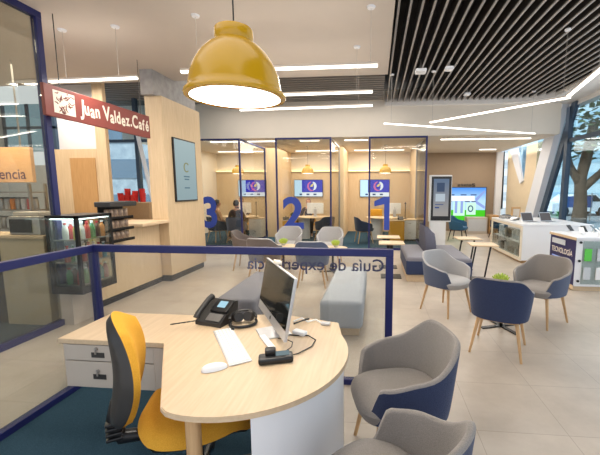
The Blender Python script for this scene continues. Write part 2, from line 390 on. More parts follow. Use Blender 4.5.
# ------------------------------------------------------------------ glass partitions
def bar(b, p, q, w=.05, d=.05):
    """square bar between two points"""
    p = Vector(p); q = Vector(q); dd = q - p; L = dd.length
    x = dd.normalized(); z = Vector((0, 0, 1)) if abs(x.z) < .9 else Vector((1, 0, 0))
    y = z.cross(x).normalized(); z = x.cross(y)
    m = Matrix((x, y, z)).transposed().to_4x4(); m.translation = p
    b.box(0, L, -w / 2, w / 2, -d / 2, d / 2, mtx=m)
fx0, fx1, fy, fz = -2.445, .12, 2.72, 1.13
t = thing('low_glass_partition', 'waist-high blue-framed glass partition around the round desk with mirrored lettering', 'glass partition', (fx0, fy, 0))
W = Matrix.Translation((-fx0, -fy, 0))
b = B(); b.box(fx0 - .025, fx1 + .025, fy - .025, fy + .025, fz - .03, fz + .03, .003, 1); b.xf(W).build('top_rail', M['blue'], t)
b = B(); b.box(fx0 - .025, fx0 + .025, .3, fy - .026, fz - .03, fz + .03, .003, 1); b.xf(W).build('top_rail', M['blue'], t)
b = B(); b.box(fx0 - .02, fx1 + .02, fy - .025, fy + .025, .0, .045); b.xf(W).build('bottom_rail', M['blue'], t)
b = B(); b.box(fx0 - .03, fx0 + .03, .3, fy - .026, .0, .05); b.xf(W).build('bottom_rail', M['blue'], t)
for x in (fx0, fx1 - .005):
    b = B(); b.box(x - .03, x + .03, fy - .025, fy + .025, .046, fz - .031, .003, 1); b.xf(W).build('post', M['blue'], t)
b = B(); b.box(fx0 + .03, fx1 - .03, fy - .005, fy + .005, .046, fz - .031); b.xf(W).build('glass_pane', M['glass_fence'], t)
b = B(); b.box(fx0 - .005, fx0 + .005, .3, fy - .026, .05, fz - .031); b.xf(W).build('glass_pane', M['glass_fence'], t)
me = fit_text('Guía de experiencia', 1.14, .001, .01)
b = B().mesh(me).xf(frame_mtx((.07, fy + .006, .975), (-1, 0, 0), (0, 0, 1))); b.xf(W).build('lettering', M['text_blue'], t, 'dark blue lettering read in mirror image')

t = thing('tall_glass_partition', 'ceiling-high glass screen with dark blue frame at the left', 'glass partition', (-3.79, 3.73, 0))
b = B(); b.box(-.035, .035, -.035, .035, .07, 3.53, .003, 1); b.build('post', M['blue'], t)
b = B(); b.box(-.035, .035, -3.2, .035, 3.53, 3.6); b.build('top_rail', M['blue'], t)
b = B(); b.box(-.035, .035, -3.2, .035, 0, .07); b.build('bottom_rail', M['blue'], t)
b = B(); b.box(-.006, .006, -3.2, -.036, .07, 3.53); b.build('glass_pane', M['glass_tall'], t)

def booth(xl, xr, num, word, extra):
    t = thing('meeting_booth_screen', 'blue-framed clear glass booth front marked with a large number %s' % num, 'glass partition', (xl, 9.3, 0), 0, 'glass fronts of the meeting booths')
    w = xr - xl; h = 3.03; s = .045
    b = B(); b.box(0, w, -s / 2, s / 2, h - s, h); b.build('top_rail', M['blue'], t)
    b = B(); b.box(0, w, -s / 2, s / 2, 0, .06); b.build('bottom_rail', M['blue'], t)
    for x in (s / 2, w - s / 2):
        b = B(); b.box(x - s / 2, x + s / 2, -s / 2, s / 2, .06, h - s); b.build('post', M['blue'], t)
    b = B(); b.box(s, w - s, -.005, .005, .06, h - s); b.build('glass_pane', M['glass_booth'], t)
    b = B(); b.box(w - s, w, s / 2, 2.15, h - s, h); b.build('top_rail', M['blue'] if extra != 'plain' else M['steel'], t)
    b = B(); b.box(w - s, w, s / 2, 2.15, 0, .05); b.build('bottom_rail', M['blue'], t)
    b = B(); b.box(w - s, w, 2.15, 2.19, 0, h); b.build('post', M['blue'] if extra != 'plain' else M['steel'], t)
    b = B(); b.box(w - .027, w - .017, s / 2, 2.15, .05, h - s); b.build('glass_pane', M['glass_booth'], t)
    if num == '1':
        b = B(); b.prism([(.26, 0), (.40, 0), (.40, .9), (.25, .9), (.0, .78), (.0, .64), (.26, .70)], 0, .002); me = bpy.data.meshes.new('one'); b.bm.to_mesh(me); b.bm.free()
    else: me = text_mesh(num, 1, 0, .03)
    ys = [v.co.y for v in me.vertices]; xs = [v.co.x for v in me.vertices]; kk = .9 / (max(ys) - min(ys))
    kx = word[1] / (max(xs) - min(xs))
    for v in me.vertices: v.co = Vector(((v.co.x - min(xs)) * kx, (v.co.y - min(ys)) * kk, .002 if v.co.z > 0 else 0))
    b = B().mesh(me).xf(frame_mtx((word[0] - xl, -.007, .55), (1, 0, 0), (0, 0, 1))); b.build('number_decal', M['decal'], t)
    return t
booth(-5.25, -3.73, '3', (-4.89, .42), 'blue')
booth(-2.74, -1.20, '2', (-2.57, .59), 'plain')
booth(-.20, 1.33, '1', (-.04, .41), 'plain')

# ------------------------------------------------------------------ lights as fixtures
def linear_light(p, q, label, cables=(.1, .9), top=3.6, z=2.98, h=.042, w=.048, power=0, group='suspended linear lights', name='linear_light', m='light'):
    p = Vector((p[0], p[1], z)); q = Vector((q[0], q[1], z)); L = (q - p).length
    a = math.atan2(q.y - p.y, q.x - p.x)
    t = thing(name, label, 'light', p, a, group)
    b = B(); b.box(0, L, -w / 2, w / 2, .022, h); b.build('housing', M['plaster'], t)
    b = B(); b.box(.002, L - .002, -w / 2 + .002, w / 2 - .002, 0, .021); b.build('diffuser', M[m], t)
    for c in cables:
        b = B(); b.frust((L * c, 0, h), (L * c, 0, top - z), .0025, n=6); b.build('cable', M['steel'], t)
        b = B(); b.lathe([(.0, top - z - .02), (.04, top - z - .02), (.05, top - z), (0, top - z)], 12, (L * c, 0, 0)); b.build('ceiling_cup', M['white'], t)
    if power and cables:
        mid = (p + q) / 2
        lamp('uplight_fill', 'AREA', (mid.x, mid.y, z + h + .01), power * .13, (1, .93, .84), L, .05, (pi, 0, a))  # added upward fill that brightens the ceiling above each strip
    if power:
        mid = (p + q) / 2
        lamp('linear_lamp', 'AREA', (mid.x, mid.y, z - .02), power, (1, .92, .82), L, .08, (0, 0, a))
    return t
linear_light((-2.27, 3.98), (.005, 3.98), 'long suspended linear light just behind the large yellow pendant, nearest one over the room', (.09, .965), power=18)
linear_light((-2.3, 5.06), (-.06, 5.0), 'middle suspended linear light behind the large yellow pendant', (.1, .9), power=16)
linear_light((-2.34, 5.9), (-.07, 5.78), 'suspended linear light nearest the booths, third behind the large yellow pendant', (.1, .9), power=16)
linear_light((-4.13, 4.17), (-2.93, 4.135), 'suspended linear light above the maroon cafe sign', (.2, .8), power=14)
linear_light((-4.9, 2.78), (-3.95, 2.78), 'suspended linear light added for a reflection in the tall glass at the left', (.2, .8), power=14)  # glowing strip put where a reflection shows in the tall glass
linear_light((.15, 7.31), (3.83, 8.93), 'long angled linear light below the slats pointing toward the windows', (.04, .97), 3.97, power=22)
linear_light((1.08, 7.29), (2.85, 5.55), 'angled linear light of the zigzag running from the slats toward the facade', (.02, .96), 3.97, power=18)
linear_light((2.79, 5.50), (2.30, 3.3), 'shorter angled linear light closing the zigzag at the right edge', (.5,), 3.97, power=14)
for (x0, x1, y, l) in ((-5.0, -2.98, 10.2, 'flush ceiling light over the front of booth 3'), (-2.25, -1.68, 10.2, 'short flush ceiling light over the front of booth 2'), (-.93, -.25, 10.2, 'flush ceiling light beside the top of booth 1'),
                       (1.84, 4.31, 10.3, 'flush ceiling light in front of the taupe wall'), (-6.0, -4.2, 12.8, 'flush ceiling light at the back of booth 3'), (-3.0, -1.4, 12.8, 'flush ceiling light at the back of booth 2'),
                       (-.8, 1.0, 12.8, 'flush ceiling light at the back of booth 1'), (3.69, 4.25, 12.95, 'short flush ceiling light nearest the corner of the taupe wall')):
    linear_light((x0, y), (x1, y), l, (), 3.08, 3.06, .025, .07, power=9, group='flush ceiling lights', name='flush_light')
def pendant(name, label, loc, sc, drop, group=None):
    t = thing(name, label, 'lamp', loc, 0, group)
    P = [(.228, .0), (.245, .002), (.249, .012), (.245, .026), (.232, .036), (.226, .06), (.217, .115), (.199, .17), (.170, .224), (.134, .268), (.106, .290), (.092, .302), (.094, .318), (.094, .362), (.088, .370), (.02, .374), (.0, .374)]
    P = [(r, z * .9) for r, z in P]
    b = B(True); b.lathe([(r * sc, z * sc) for r, z in P] + [], 48)
    b.lathe([(r * sc * .97, z * sc + .001) for r, z in P[:10]], 48)
    b.build('lamp_shade', M['lamp_yellow'], t)
    b = B(True); b.lathe([(.226 * sc, .006 * sc), (.12 * sc, .004 * sc), (0, .003 * sc)], 40); b.build('diffuser', M['lamp_light'], t)
    b = B(); b.frust((0, 0, .335 * sc), (0, 0, drop), .004, n=6); b.build('cord', M['black_plastic'], t)
    b = B(); b.lathe([(0, drop - .03), (.05, drop - .03), (.06, drop), (0, drop)], 16); b.build('ceiling_cup', M['white'], t)
    return t
pendant('pendant_lamp', 'large glossy yellow dome pendant hanging over the round desk', (-.712, 1.75, 2.09), 1.0, 3.6 - 2.09)
lamp('pendant_bulb', 'AREA', (-.712, 1.75, 2.075), 9, (1, .93, .82), .4)
for x, n in ((-4.72, '3'), (-2.29, '2'), (.3, '1')):
    pendant('pendant_lamp', 'small yellow dome pendant hanging inside booth %s' % n, (x, 11.5, 2.18), .88, 3.08 - 2.18, 'yellow pendants in the booths')
    lamp('pendant_bulb', 'AREA', (x, 11.5, 2.16), 14, (1, .88, .7), .35)
for (x, y, l, w) in ((.83, 7.0, 'left larger white ceiling box between the slats', .2), (1.34, 6.9, 'middle white ceiling box between the slats', .15), (2.13, 8.7, 'smallest white ceiling box between the slats, nearest the bulkhead', .14)):
    t = thing('ceiling_sensor', l, 'ceiling sensor', (x, y, 3.86), 0, 'white boxes on the slatted ceiling')
    b = B(); b.box(-w / 2, w / 2, -w / 2, w / 2, 0, .06, .01, 1); b.build('housing', M['white'], t)
    b = B(); b.frust((0, 0, .06), (0, 0, .24), .02, n=8); b.build('stem', M['slat2'], t)

# ------------------------------------------------------------------ tub chairs
def sup(th, rx, ry, e=2.6):
    c, s = cos(th), sin(th)
    return rx * math.copysign(abs(c) ** (2 / e), c), ry * math.copysign(abs(s) ** (2 / e), s)
def smooth(a, lo, hi):
    t = max(0, min(1, (a - lo) / (hi - lo))); return t * t * (3 - 2 * t)
def tub_chair(label, loc, rz, out='navy_fab', inn='grey_fab', legm='oak', group=None, name='tub_armchair', sc=1.0):
    t = thing(name, label, 'armchair', loc, rz, group)
    A = R(149); NT = 48
    zb = .375
    def rim(a):                       # rim height by angle from the back
        a = abs(a); d = a * 180 / pi
        return .785 - .14 * smooth(d, 26, 85) - .05 * smooth(d, 75, 125) - .16 * smooth(d, 126, 149)
    def pos(a, u, off):               # u: 0 bottom .. 1 at z=.785
        k = .85 + .15 * u ** .8
        rx, ry = (.315 * k - off), (.30 * k - off)
        x, y = sup(-pi / 2 + a, rx, ry)
        return x, y
    outer, inner = [], []
    th = .030
    for i in range(NT + 1):
        a = -A + 2 * A * i / NT
        zr = rim(a); co_, ci_ = [], []
        endt = th * (.45 + .55 * min(1, (A - abs(a)) / R(16)))
        for j in range(9):
            z = zb + (zr - zb) * j / 8; u = (z - zb) / .41
            x, y = pos(a, u, 0); co_.append((x, y, z))
        x0, y0 = pos(a, (zr - zb) / .41, 0); x1, y1 = pos(a, (zr - zb) / .41, endt)
        for k in range(1, 6):         # rounded rim
            p = pi * k / 6; w = (1 - cos(p)) / 2
            ci_.append((x0 + (x1 - x0) * w, y0 + (y1 - y0) * w, zr + sin(p) * endt * .5))
        for j in range(8, -1, -1):
            z = zb + (zr - zb) * j / 8; u = (z - zb) / .41
            x, y = pos(a, u, endt); ci_.append((x, y, z))
        outer.append(co_); inner.append([co_[-1]] + ci_)
    b = B(True); V = b.grid(outer)
    bot = [r[0] for r in V]
    b.bm.faces.new(bot)
    b.build('shell', M[out], t)
    b = B(True); b.grid(inner)
    for i in (0, -1):
        o = outer[i]; n = [p for p in inner[i][6:]]
        b.bm.faces.new([b.bm.verts.new(p) for p in o + inner[i][1:]])
    bmesh.ops.remove_doubles(b.bm, verts=b.bm.verts, dist=.0008)
    b.build('lining', M[inn], t)
    # seat cushion
    b = B(True)
    rows = []
    prof = [(.0, .468), (.6, .472), (.88, .465), (.97, .45), (1.0, .43), (.95, .39), (.88, .362), (0, .36)]
    for r, z in prof:
        row = []
        for k in range(41):
            x, y = sup(2 * pi * k / 40, .245 * max(r, .001), .268 * max(r, .001), 3.0); row.append((x, y + .03, z + .012 * r * (y > 0) * 0))
        rows.append(row)
    b.grid(rows); bmesh.ops.remove_doubles(b.bm, verts=b.bm.verts, dist=.0015)
    b.build('seat_cushion', M[inn], t)
    b = B(); b.box(-.19, .19, -.19, .19, .345, .37, .01, 1); b.build('seat_base', M['dark_plastic'] if legm != 'oak' else M['oak'], t)
    for sx in (-1, 1):
        for sy in (-1, 1):
            b = B(True); b.frust((sx * .175, sy * .175, .35), (sx * .235, sy * .235, 0), .0185, .0115, 12); b.build('leg', M[legm], t)
    if sc != 1: t.scale = (sc, sc, sc)
    return t
def face(dx, dy): return math.atan2(dy, dx) - pi / 2
tub_chair('navy and grey tub armchair beside the round desk, directly behind the nearest armchair', (.165, 1.94, 0), face(-.965, -.24), group='armchairs at the round desk')
tub_chair('grey tub armchair in the bottom foreground, nearest to the camera, cut by the frame', (.045, 1.215, 0), face(-.74, .68), group='armchairs at the round desk')
tub_chair('navy tub armchair seen from behind at the low table with the lime plant', (1.275, 3.506, 0), face(.44, .9), group='armchairs at the front low table')
tub_chair('slate blue and pale grey tub armchair left of the front table, by the sofa', (.96, 4.61, 0), face(.64, -.77), 'slate_fab', 'grey_fab_l', group='armchairs at the front low table')
tub_chair('grey tub armchair with blue back right of the low table, before the technology counter', (2.05, 4.35, 0), face(-.79, -.61), 'slate_fab', 'grey_fab', group='armchairs at the front low table')
tub_chair('brown-grey tub armchair seen from behind, left one behind the blue rail', (-2.0, 5.98, 0), face(.1, 1), 'brown_fab', 'grey_fab_l', group='armchairs in the waiting area')  # brown tint of glass reflections is put into the fabric colour
tub_chair('slate grey tub armchair seen from behind, right one behind the blue rail', (-1.07, 5.72, 0), face(-.05, 1), 'slate_fab', 'grey_fab_l', group='armchairs in the waiting area')
tub_chair('dark brown-grey tub armchair in side view, leftmost of the waiting area', (-2.66, 6.82, 0), face(1, .12), 'brown_fab', 'brown_fab', group='armchairs in the waiting area')
tub_chair('pale grey tub armchair facing the camera in front of the number 2', (-1.95, 7.5, 0), face(.02, -1), 'grey_fab_l', 'grey_fab_l', group='armchairs in the waiting area')
tub_chair('pale grey tub armchair facing the camera, between the numbers 2 and 1', (-1.0, 7.42, 0), face(-.02, -1), 'grey_fab_l', 'grey_fab_l', group='armchairs in the waiting area')
tub_chair('charcoal blue armchair in side view inside booth 1', (-.36, 10.55, .008), face(.95, .3), 'dark_fab', 'dark_fab', group='charcoal armchairs in the booths')
tub_chair('charcoal blue armchair behind the right post of booth 2', (-1.62, 10.75, .008), face(-.7, .7), 'dark_fab', 'dark_fab', group='charcoal armchairs in the booths')
tub_chair('slate armchair in booth 3 carrying the seated person seen from behind', (-4.32, 10.28, .008), face(.05, 1), 'slate_fab', 'dark_fab', group='charcoal armchairs in the booths')
tub_chair('charcoal armchair at the far left of booth 3 behind the number 3', (-4.98, 10.35, .008), face(.5, .8), 'dark_fab', 'dark_fab', group='charcoal armchairs in the booths')
tub_chair('petrol blue lounge armchair with thin dark legs below the big screen', (2.66, 11.3, 0), face(.8, -.5), 'teal_fab', 'teal_fab', 'black_metal', group='armchairs below the big screen')
tub_chair('dark petrol armchair half hidden behind the white display counter', (4.2, 12.0, 0), face(-.9, -.3), 'teal_fab', 'dark_fab', 'black_metal', group='armchairs below the big screen')

# ------------------------------------------------------------------ round desk and what stands on it
DC = Vector((-.695, 1.735)); DR = .555
t = thing('round_desk', 'round pale wood consulting desk with a curved white front panel', 'desk', (DC.x, DC.y, 0))
# outline: circle cut by the straight user edge on the left
nA, nC = Vector((-1.225, 1.80)) - DC, Vector((-.868, 1.225)) - DC
a0 = math.atan2(nC.y, nC.x); a1 = math.atan2(nA.y, nA.x)
if a1 < a0: a1 += 2 * pi
poly = [(DR * cos(a0 + (a1 - a0) * k / 60), DR * sin(a0 + (a1 - a0) * k / 60)) for k in range(61)]
cut = [p for p in poly[1:-1] if not R(29) < math.atan2(p[1], p[0]) < R(77)]
ic = next(i for i, p in enumerate(cut) if math.atan2(p[1], p[0]) >= R(77))
poly = [(nC.x, nC.y)] + cut[:ic] + [(.455, .45)] + cut[ic:] + [(nA.x, nA.y)]
b = B(); b.prism(poly, .725, .75)
es = [e for e in b.bm.edges if abs(e.verts[0].co.z - e.verts[1].co.z) < 1e-5]
bmesh.ops.bevel(b.bm, geom=es, offset=.004, segments=2, affect='EDGES'); b.build('tabletop', M['wood_x'], t)
b = B(True); b.frust((-.06, -.47, .008), (-.06, -.47, .725), .031, n=24); b.build('leg', M['oak'], t)
b = B(True); P0, P1 = R(-68), R(62); rr = DR - .025
ring = lambda r, z: [(r * cos(P0 + (P1 - P0) * k / 40), r * sin(P0 + (P1 - P0) * k / 40), z) for k in range(41)]
b.grid([ring(rr - .02, .0), ring(rr - .02, .724), ring(rr, .724), ring(rr, .0), ring(rr - .02, .0)])
for k in (0, 40):
    b.quad(ring(rr - .02, 0)[k], ring(rr, 0)[k], ring(rr, .724)[k], ring(rr - .02, .724)[k])
b.build('modesty_panel', M['white'], t)

t = thing('drawer_cabinet', 'low return desk with pale wood top and two locked drawers left of the round desk', 'cabinet', (-1.93, 1.86, 0))
b = B(); b.box(-.015, 1.0, -.02, .44, .69, .722, .003, 1); b.build('top', M['wood_x'], t)
b = B(); b.box(0, .62, .0, .42, .40, .69); b.box(.62, .98, .1, .12, .35, .69); b.box(.58, .62, .04, .40, 0, .40); b.build('body', M['offwhite'], t)
for z0, z1 in ((.585, .685), (.41, .578)):
    d = B(); d.box(.02, .605, -.016, -.001, z0, z1, .002, 1); d = d.build('drawer', M['offwhite'], t)
    zc = (z0 + z1) / 2 + .018
    b = B(True); b.frust((.235, -.017, zc + .01), (.235, -.025, zc + .01), .011, n=14); b.build('lock', M['steel'], d)
    b = B(); b.box(.2, .285, -.019, -.0165, zc - .045, zc - .013); b.build('number_plate', M['dark_plastic'], d)
    b = B(); b.box(.232, .24, -.03, -.025, zc - .02, zc + .01); b.build('key', M['steel'], d)
b = B(); b.box(.60, .97, -.014, .0, .40, .685, .002, 1); b.build('side_panel', M['offwhite'], t)
b = B(); b.box(.9, .912, -.024, -.0145, .55, .6); b.build('handle', M['black_plastic'], t)

# monitor
p0 = Vector((-.475, 1.705)); p1 = Vector((-.805, 2.25)); mid = (p0 + p1) / 2; d = (p1 - p0).normalized(); L = (p1 - p0).length
t = thing('desktop_computer', 'slim silver all-in-one computer standing on the round desk', 'computer', (mid.x, mid.y, .75), math.atan2(d.y, d.x))
# local x along the screen width (toward far end), local +y = left of that = toward the user
tilt = Matrix.Translation((0, 0, .07)) @ Matrix.Rotation(R(11), 4, 'X')
b = B(); b.box(-L / 2, L / 2, -.012, .006, 0, .35, .004, 2); b.xf(tilt).build('casing', M['alu'], t)
b = B(); b.box(-L / 2 + .006, L / 2 - .006, .0062, .0085, .06, .345); b.xf(tilt).build('screen', M['screen_dark'], t)
b = B(); b.box(-.09, .09, -.11, .075, 0, .008, .003, 1); b.box(-.08, .08, -.06, -.045, .006, .16, .003, 1); b.build('stand', M['alu'], t)
b = B(True); b.frust((0, .0065, .03), (0, .0075, .03), .012, n=16); b.xf(tilt).build('emblem', M['dark_plastic'], t)
# webcam clip (small pale block on top edge)
b = B(); b.box(.06, .12, -.03, .012, 0, .022, .004, 1); o = b.build('webcam', M['cream'])
tag(o, 'small cream clip-on camera on top of the computer', 'webcam', None); o.parent = None
o.matrix_world = Matrix.Translation((mid.x, mid.y, .75)) @ Matrix.Rotation(math.atan2(d.y, d.x), 4, 'Z') @ tilt @ Matrix.Translation((0, 0, .3505))

# keyboard
k0, k1 = Vector((-.955, 1.992)), Vector((-.675, 1.59)); kd = (k1 - k0).normalized(); km = (k0 + k1) / 2
t = thing('keyboard', 'thin white wireless keyboard lying on the round desk', 'keyboard', (km.x, km.y, .7505), math.atan2(kd.y, kd.x))
b = B(); b.box(-.245, .245, -.058, .058, 0, .008, .003, 2); b.build('base', M['alu'], t)
b = B()
for r in range(5):
    for c in range(14): b.box(-.233 + c * .0335, -.233 + c * .0335 + .029, -.05 + r * .0205, -.05 + r * .0205 + .017, .0082, .0115)
b.build('keys', M['white_gloss'], t)
t = thing('mouse', 'white computer mouse on the round desk in front of the keyboard', 'mouse', (-.785, 1.53, .7505), math.atan2(.056, .09))
b = B(True)
b.grid([[((.06 * u) if 0 else .062 * cos(pi * (1 - i / 14)), .031 * sin(pi * i / 14) ** .7 * v, .002 + .03 * (sin(pi * i / 14) ** .8) * (1 - v * v) ** .5 * (1 + .15 * cos(pi * i / 14))) for i in range(15)] for v in [-1 + .2 * q for q in range(11)] for u in (1,)])
bmesh.ops.remove_doubles(b.bm, verts=b.bm.verts, dist=.0004)
b.build('shell', M['white_gloss'], t)
b = B(); b.box(-.03, .03, -.016, .016, .0, .004); b.build('base', M['offwhite'], t)
# headset
t = thing('headset', 'black wired headset lying on the round desk by the computer', 'headset', (-.862, 2.095, .7505), R(20))
arc = [(.085 * cos(a), .075 * sin(a), .012 + .02 * max(0, sin(a))) for a in [R(-200 + 220 * k / 24) for k in range(25)]]
b = B(True); b.tube(arc, .009, 8); b.build('headband', M['black_plastic'], t)
arc = [(.085 * cos(a), .075 * sin(a), .05 + .02 * sin(a)) for a in [R(-10 + 200 * k / 24) for k in range(25)]]
b = B(True); b.tube(arc, .007, 8); b.build('headband', M['black_plastic'], t)
for x, y in ((-.04, .055), (.045, .055)):
    b = B(True); b.frust((x, y, .035), (x * .6, y - .05, .05), .036, .03, 20); b.build('ear_cup', M['dark_plastic'], t)
b = B(True); b.tube([(-.07, -.02, .02), (-.08, -.06, .015), (-.06, -.09, .01)], .004, 6); b.ball((-.06, -.095, .012), .011); b.build('microphone', M['black_plastic'], t)
# phone
t = thing('desk_phone', 'black and grey desk telephone with a lit blue screen and handset', 'telephone', (-1.06, 2.14, .7505), R(-14))
prof = [(-.10, 0), (.08, 0), (.09, .125), (.07, .13), (-.10, .025)]
mp = frame_mtx((-.095, 0, 0), (0, 1, 0), (0, 0, 1))
b = B(); b.prism(prof, 0, .2, mp); b.build('body', M['dark_plastic'], t)
sl = math.atan2(.105, .17)
def on_slope(x0, x1, s0, s1, h0, h1):
    return Matrix.Translation((0, -.10, .025)) @ Matrix.Rotation(sl, 4, 'X') , (x0, x1, s0, s1, h0, h1)
def slope(name, m, x0, x1, s0, s1, h0, h1, bev=0):
    mt, a = on_slope(x0, x1, s0, s1, h0, h1); b = B(); b.box(*a, bev=bev, mtx=mt); return b.build(name, m, t)
slope('bezel', M['black_plastic'], -.03, .102, .085, .19, .002, .016, .003)
slope('display', M['scr_phone'], .008, .07, .118, .17, .0165, .018)
slope('keypad', mat('grey_keypad', (112, 108, 104), .4), -.02, .09, .012, .07, .002, .008)
b = B(True); b.tube([(0, .0, .03), (0, .03, .042), (0, .15, .042), (0, .185, .03)], [.022, .019, .019, .022], 12)
b.xf(Matrix.Translation((-.068, -.10, .028)) @ Matrix.Rotation(sl, 4, 'X')).build('handset', M['dark_plastic'], t)
cp = []
for k in range(60):
    s = k / 59; cp.append((-.07 - .16 * s + .006 * cos(k * 1.9), -.10 - .07 * s + .006 * sin(k * 1.9), .03 - .022 * s))
b = B(); b.tube(cp, .003, 5); b.build('cord', M['black_plastic'], t)
# card terminal
t = thing('card_terminal', 'black card payment terminal with upright reader in front of the computer', 'card terminal', (-.505, 1.635, .7505), R(18))
b = B(True); b.box(-.088, .088, -.036, .04, 0, .034, .012, 3); b.build('body', M['black_plastic'], t)
b = B(); b.box(.0, .07, -.01, .035, .0345, .038); b.build('keypad', M['scr_term'], t)
b = B(True); b.box(-.055, .0, .0, .05, .03, .062, .009, 3); b.build('reader', M['black_plastic'], t)
b = B(True); b.tube([(.085, .02, .015), (.12, .05, .006), (.2, .12, .004), (.235, .2, .004), (.2, .27, .004), (.12, .29, .004), (.07, .315, .006)], .0032, 6); b.build('cable', M['black_plastic'], t)
b = B(True); b.tube([(.03, .04, .015), (.05, .09, .004), (.09, .14, .004), (.1, .2, .004), (.07, .24, .004), (.02, .27, .004)], .0025, 6); b.build('cable', M['dark_plastic'], t)
o = B(True); o.box(-.018, .018, -.10, .10, 0, .013, .004, 2); o = o.build('stylus_case', M['white_gloss']); tag(o, 'slim white stick lying beside the card terminal below the screen', 'stick', (-.617, 1.838, .7505), R(36))
o = B(True); o.box(-.045, .045, -.022, .022, 0, .026, .008, 3); o = o.build('power_adapter', M['white_gloss']); tag(o, 'small white power adapter on the round desk behind the terminal', 'adapter', (-.455, 1.972, .7505), R(-25))
t = thing('cable_bundle', 'black and white cables tangled at the back of the round desk', 'cable', (-.44, 2.14, .7505))
b = B(True); b.tube([(-.1, .02, .006), (-.05, .05, .02), (0, .01, .012), (.05, .03, .02), (.1, .0, .006)], .006, 6); b.build('cable', M['white_gloss'], t)
b = B(True); b.tube([(-.09, -.02, .006), (-.03, .0, .024), (.0, .04, .02), (-.04, .05, .01)], .006, 6); b.build('cable', M['black_plastic'], t)
b = B(True); b.box(.09, .15, -.02, .015, 0, .018, .005, 2); b.build('plug', M['alu'], t)

# ------------------------------------------------------------------ office chair
OC = Vector((-.95, 1.63)); fdir = Vector((.846, .533)); oa = math.atan2(fdir.y, fdir.x) - pi / 2
t = thing('office_chair', 'mustard yellow swivel office chair with charcoal back shell at the round desk', 'office chair', (OC.x, OC.y, 0), oa)
def cushion(w, h, th, puff, n=18):
    """rounded cushion in local xz, front +y"""
    rows = []
    for j in range(n + 1):
        v = -1 + 2 * j / n; row = []
        for i in range(n + 1):
            u = -1 + 2 * i / n
            x = u * math.sqrt(1 - v * v * .42); z = v * math.sqrt(1 - u * u * .42)
            edge = max(0, 1 - max(abs(u), abs(v)) ** 4)
            row.append((x, z, edge))
        rows.append(row)
    return [[(x * w / 2, puff(x, z) + th * e ** .5, z * h / 2) for x, z, e in r] for r in rows]
bend = lambda x, z: -.05 * abs(z) ** 2 + .03 * z * 0 + .05 * x * x
M4 = Matrix.Translation((0, -.30, .775)) @ Matrix.Rotation(R(-2), 4, 'X')
fr = cushion(.46, .55, .055, bend); bk = cushion(.46, .55, -.05, bend)
wid = lambda z: 1.0 - .14 * (z / .26 if z > 0 else 0) - .08 * (-z / .26 if z < 0 else 0)
fr = [[(x * wid(z), y, z) for x, y, z in r] for r in fr]; bk = [[(x * wid(z) * 1.0, y, z) for x, y, z in r] for r in bk]
b = B(True); b.grid(fr); b.xf(M4).build('back_cushion', M['yellow_fab'], t)
b = B(True); b.grid(bk); b.xf(M4).build('back_shell', M['dark_plastic'], t)
sq = cushion(.60, .56, .07, lambda x, z: -.0 * x)
Sm = Matrix.Translation((0, .02, .445)) @ Matrix.Rotation(R(90), 4, 'X').inverted() if 0 else Matrix.Translation((0, .01, .46))
top = [[(x, z, y - (.05 * max(0, (z - .12) / .1) ** 2 if z > .12 else 0)) for x, y, z in r] for r in sq]
bt = [[(x, z, -.025 * (1 if abs(y) > .01 else 0) - (.05 * max(0, (z - .12) / .1) ** 2 if z > .12 else 0)) for x, y, z in r] for r in sq]
b = B(True); b.grid(top); b.xf(Sm).build('seat', M['yellow_fab'], t)
b = B(True); b.grid(bt); b.xf(Sm).build('seat_pan', M['black_plastic'], t)
b = B(True); b.tube([(0, .0, .40), (0, -.2, .395), (0, -.34, .42), (0, -.37, .5), (0, -.345, .62)], [.03, .03, .036, .036, .03], 10); b.build('back_bracket', M['black_plastic'], t)
for k in range(4):
    b = B(True); b.box(-.045, .045, -.40, -.33, .43 + k * .026, .446 + k * .026, .005, 2); b.build('bellow', M['black_plastic'], t)
b = B(True); b.frust((0, 0, .07), (0, 0, .4), .028, n=16); b.build('gas_column', M['black_plastic'], t)
for k in range(5):
    a = 2 * pi * k / 5 + .3
    l = B(True); l.frust((0, 0, .105), (.28 * cos(a), .28 * sin(a), .075), .028, .016, 10); l = l.build('leg', M['black_plastic'], t)
    b = B(True); b.frust((.28 * cos(a) - .012 * sin(a), .28 * sin(a) + .012 * cos(a), .036), (.28 * cos(a) + .012 * sin(a), .28 * sin(a) - .012 * cos(a), .036), .028, n=14); b.build('caster', M['dark_plastic'], l)

# ------------------------------------------------------------------ benches, sofa, low tables
def slab(x0, x1, y0, y1, z0, z1, bev, m, parent, name):
    b = B(True); b.box(x0, x1, y0, y1, z0, z1, bev, 4); return b.build(name, m, parent)
t = thing('upholstered_bench', 'long pale grey upholstered bench behind the glass, right of the computer', 'bench', (-.37, 3.6, 0))
slab(-.24, .24, 0, 1.75, .1, .42, .05, M['bench_r'], t, 'cushion'); slab(-.2, .2, .08, 1.68, 0, .1, .004, M['wood_x'], t, 'plinth')
t = thing('upholstered_bench', 'long mauve-grey upholstered bench behind the telephone and computer', 'bench', (-1.56, 3.55, 0))
slab(-.24, .24, 0, 1.35, .1, .42, .05, M['bench_l'], t, 'cushion'); slab(-.2, .2, .08, 1.28, 0, .1, .004, M['wood_x'], t, 'plinth')
t = thing('modular_sofa', 'navy and grey back-to-back sofa island on a pale wood plinth', 'sofa', (.55, 6.0, 0))
slab(0, .40, 0, 1.5, .13, .455, .04, M['bench_l'], t, 'seat'); slab(-.003, .403, -.004, 1.49, .135, .40, .03, M['navy_fab'], t, 'seat_skirt')
slab(.62, 1.12, -.05, 1.5, .13, .455, .05, M['bench_l'], t, 'seat'); slab(.615, 1.123, -.055, 1.49, .135, .40, .03, M['navy_fab'], t, 'seat_skirt')
b = B(True)
rows = []
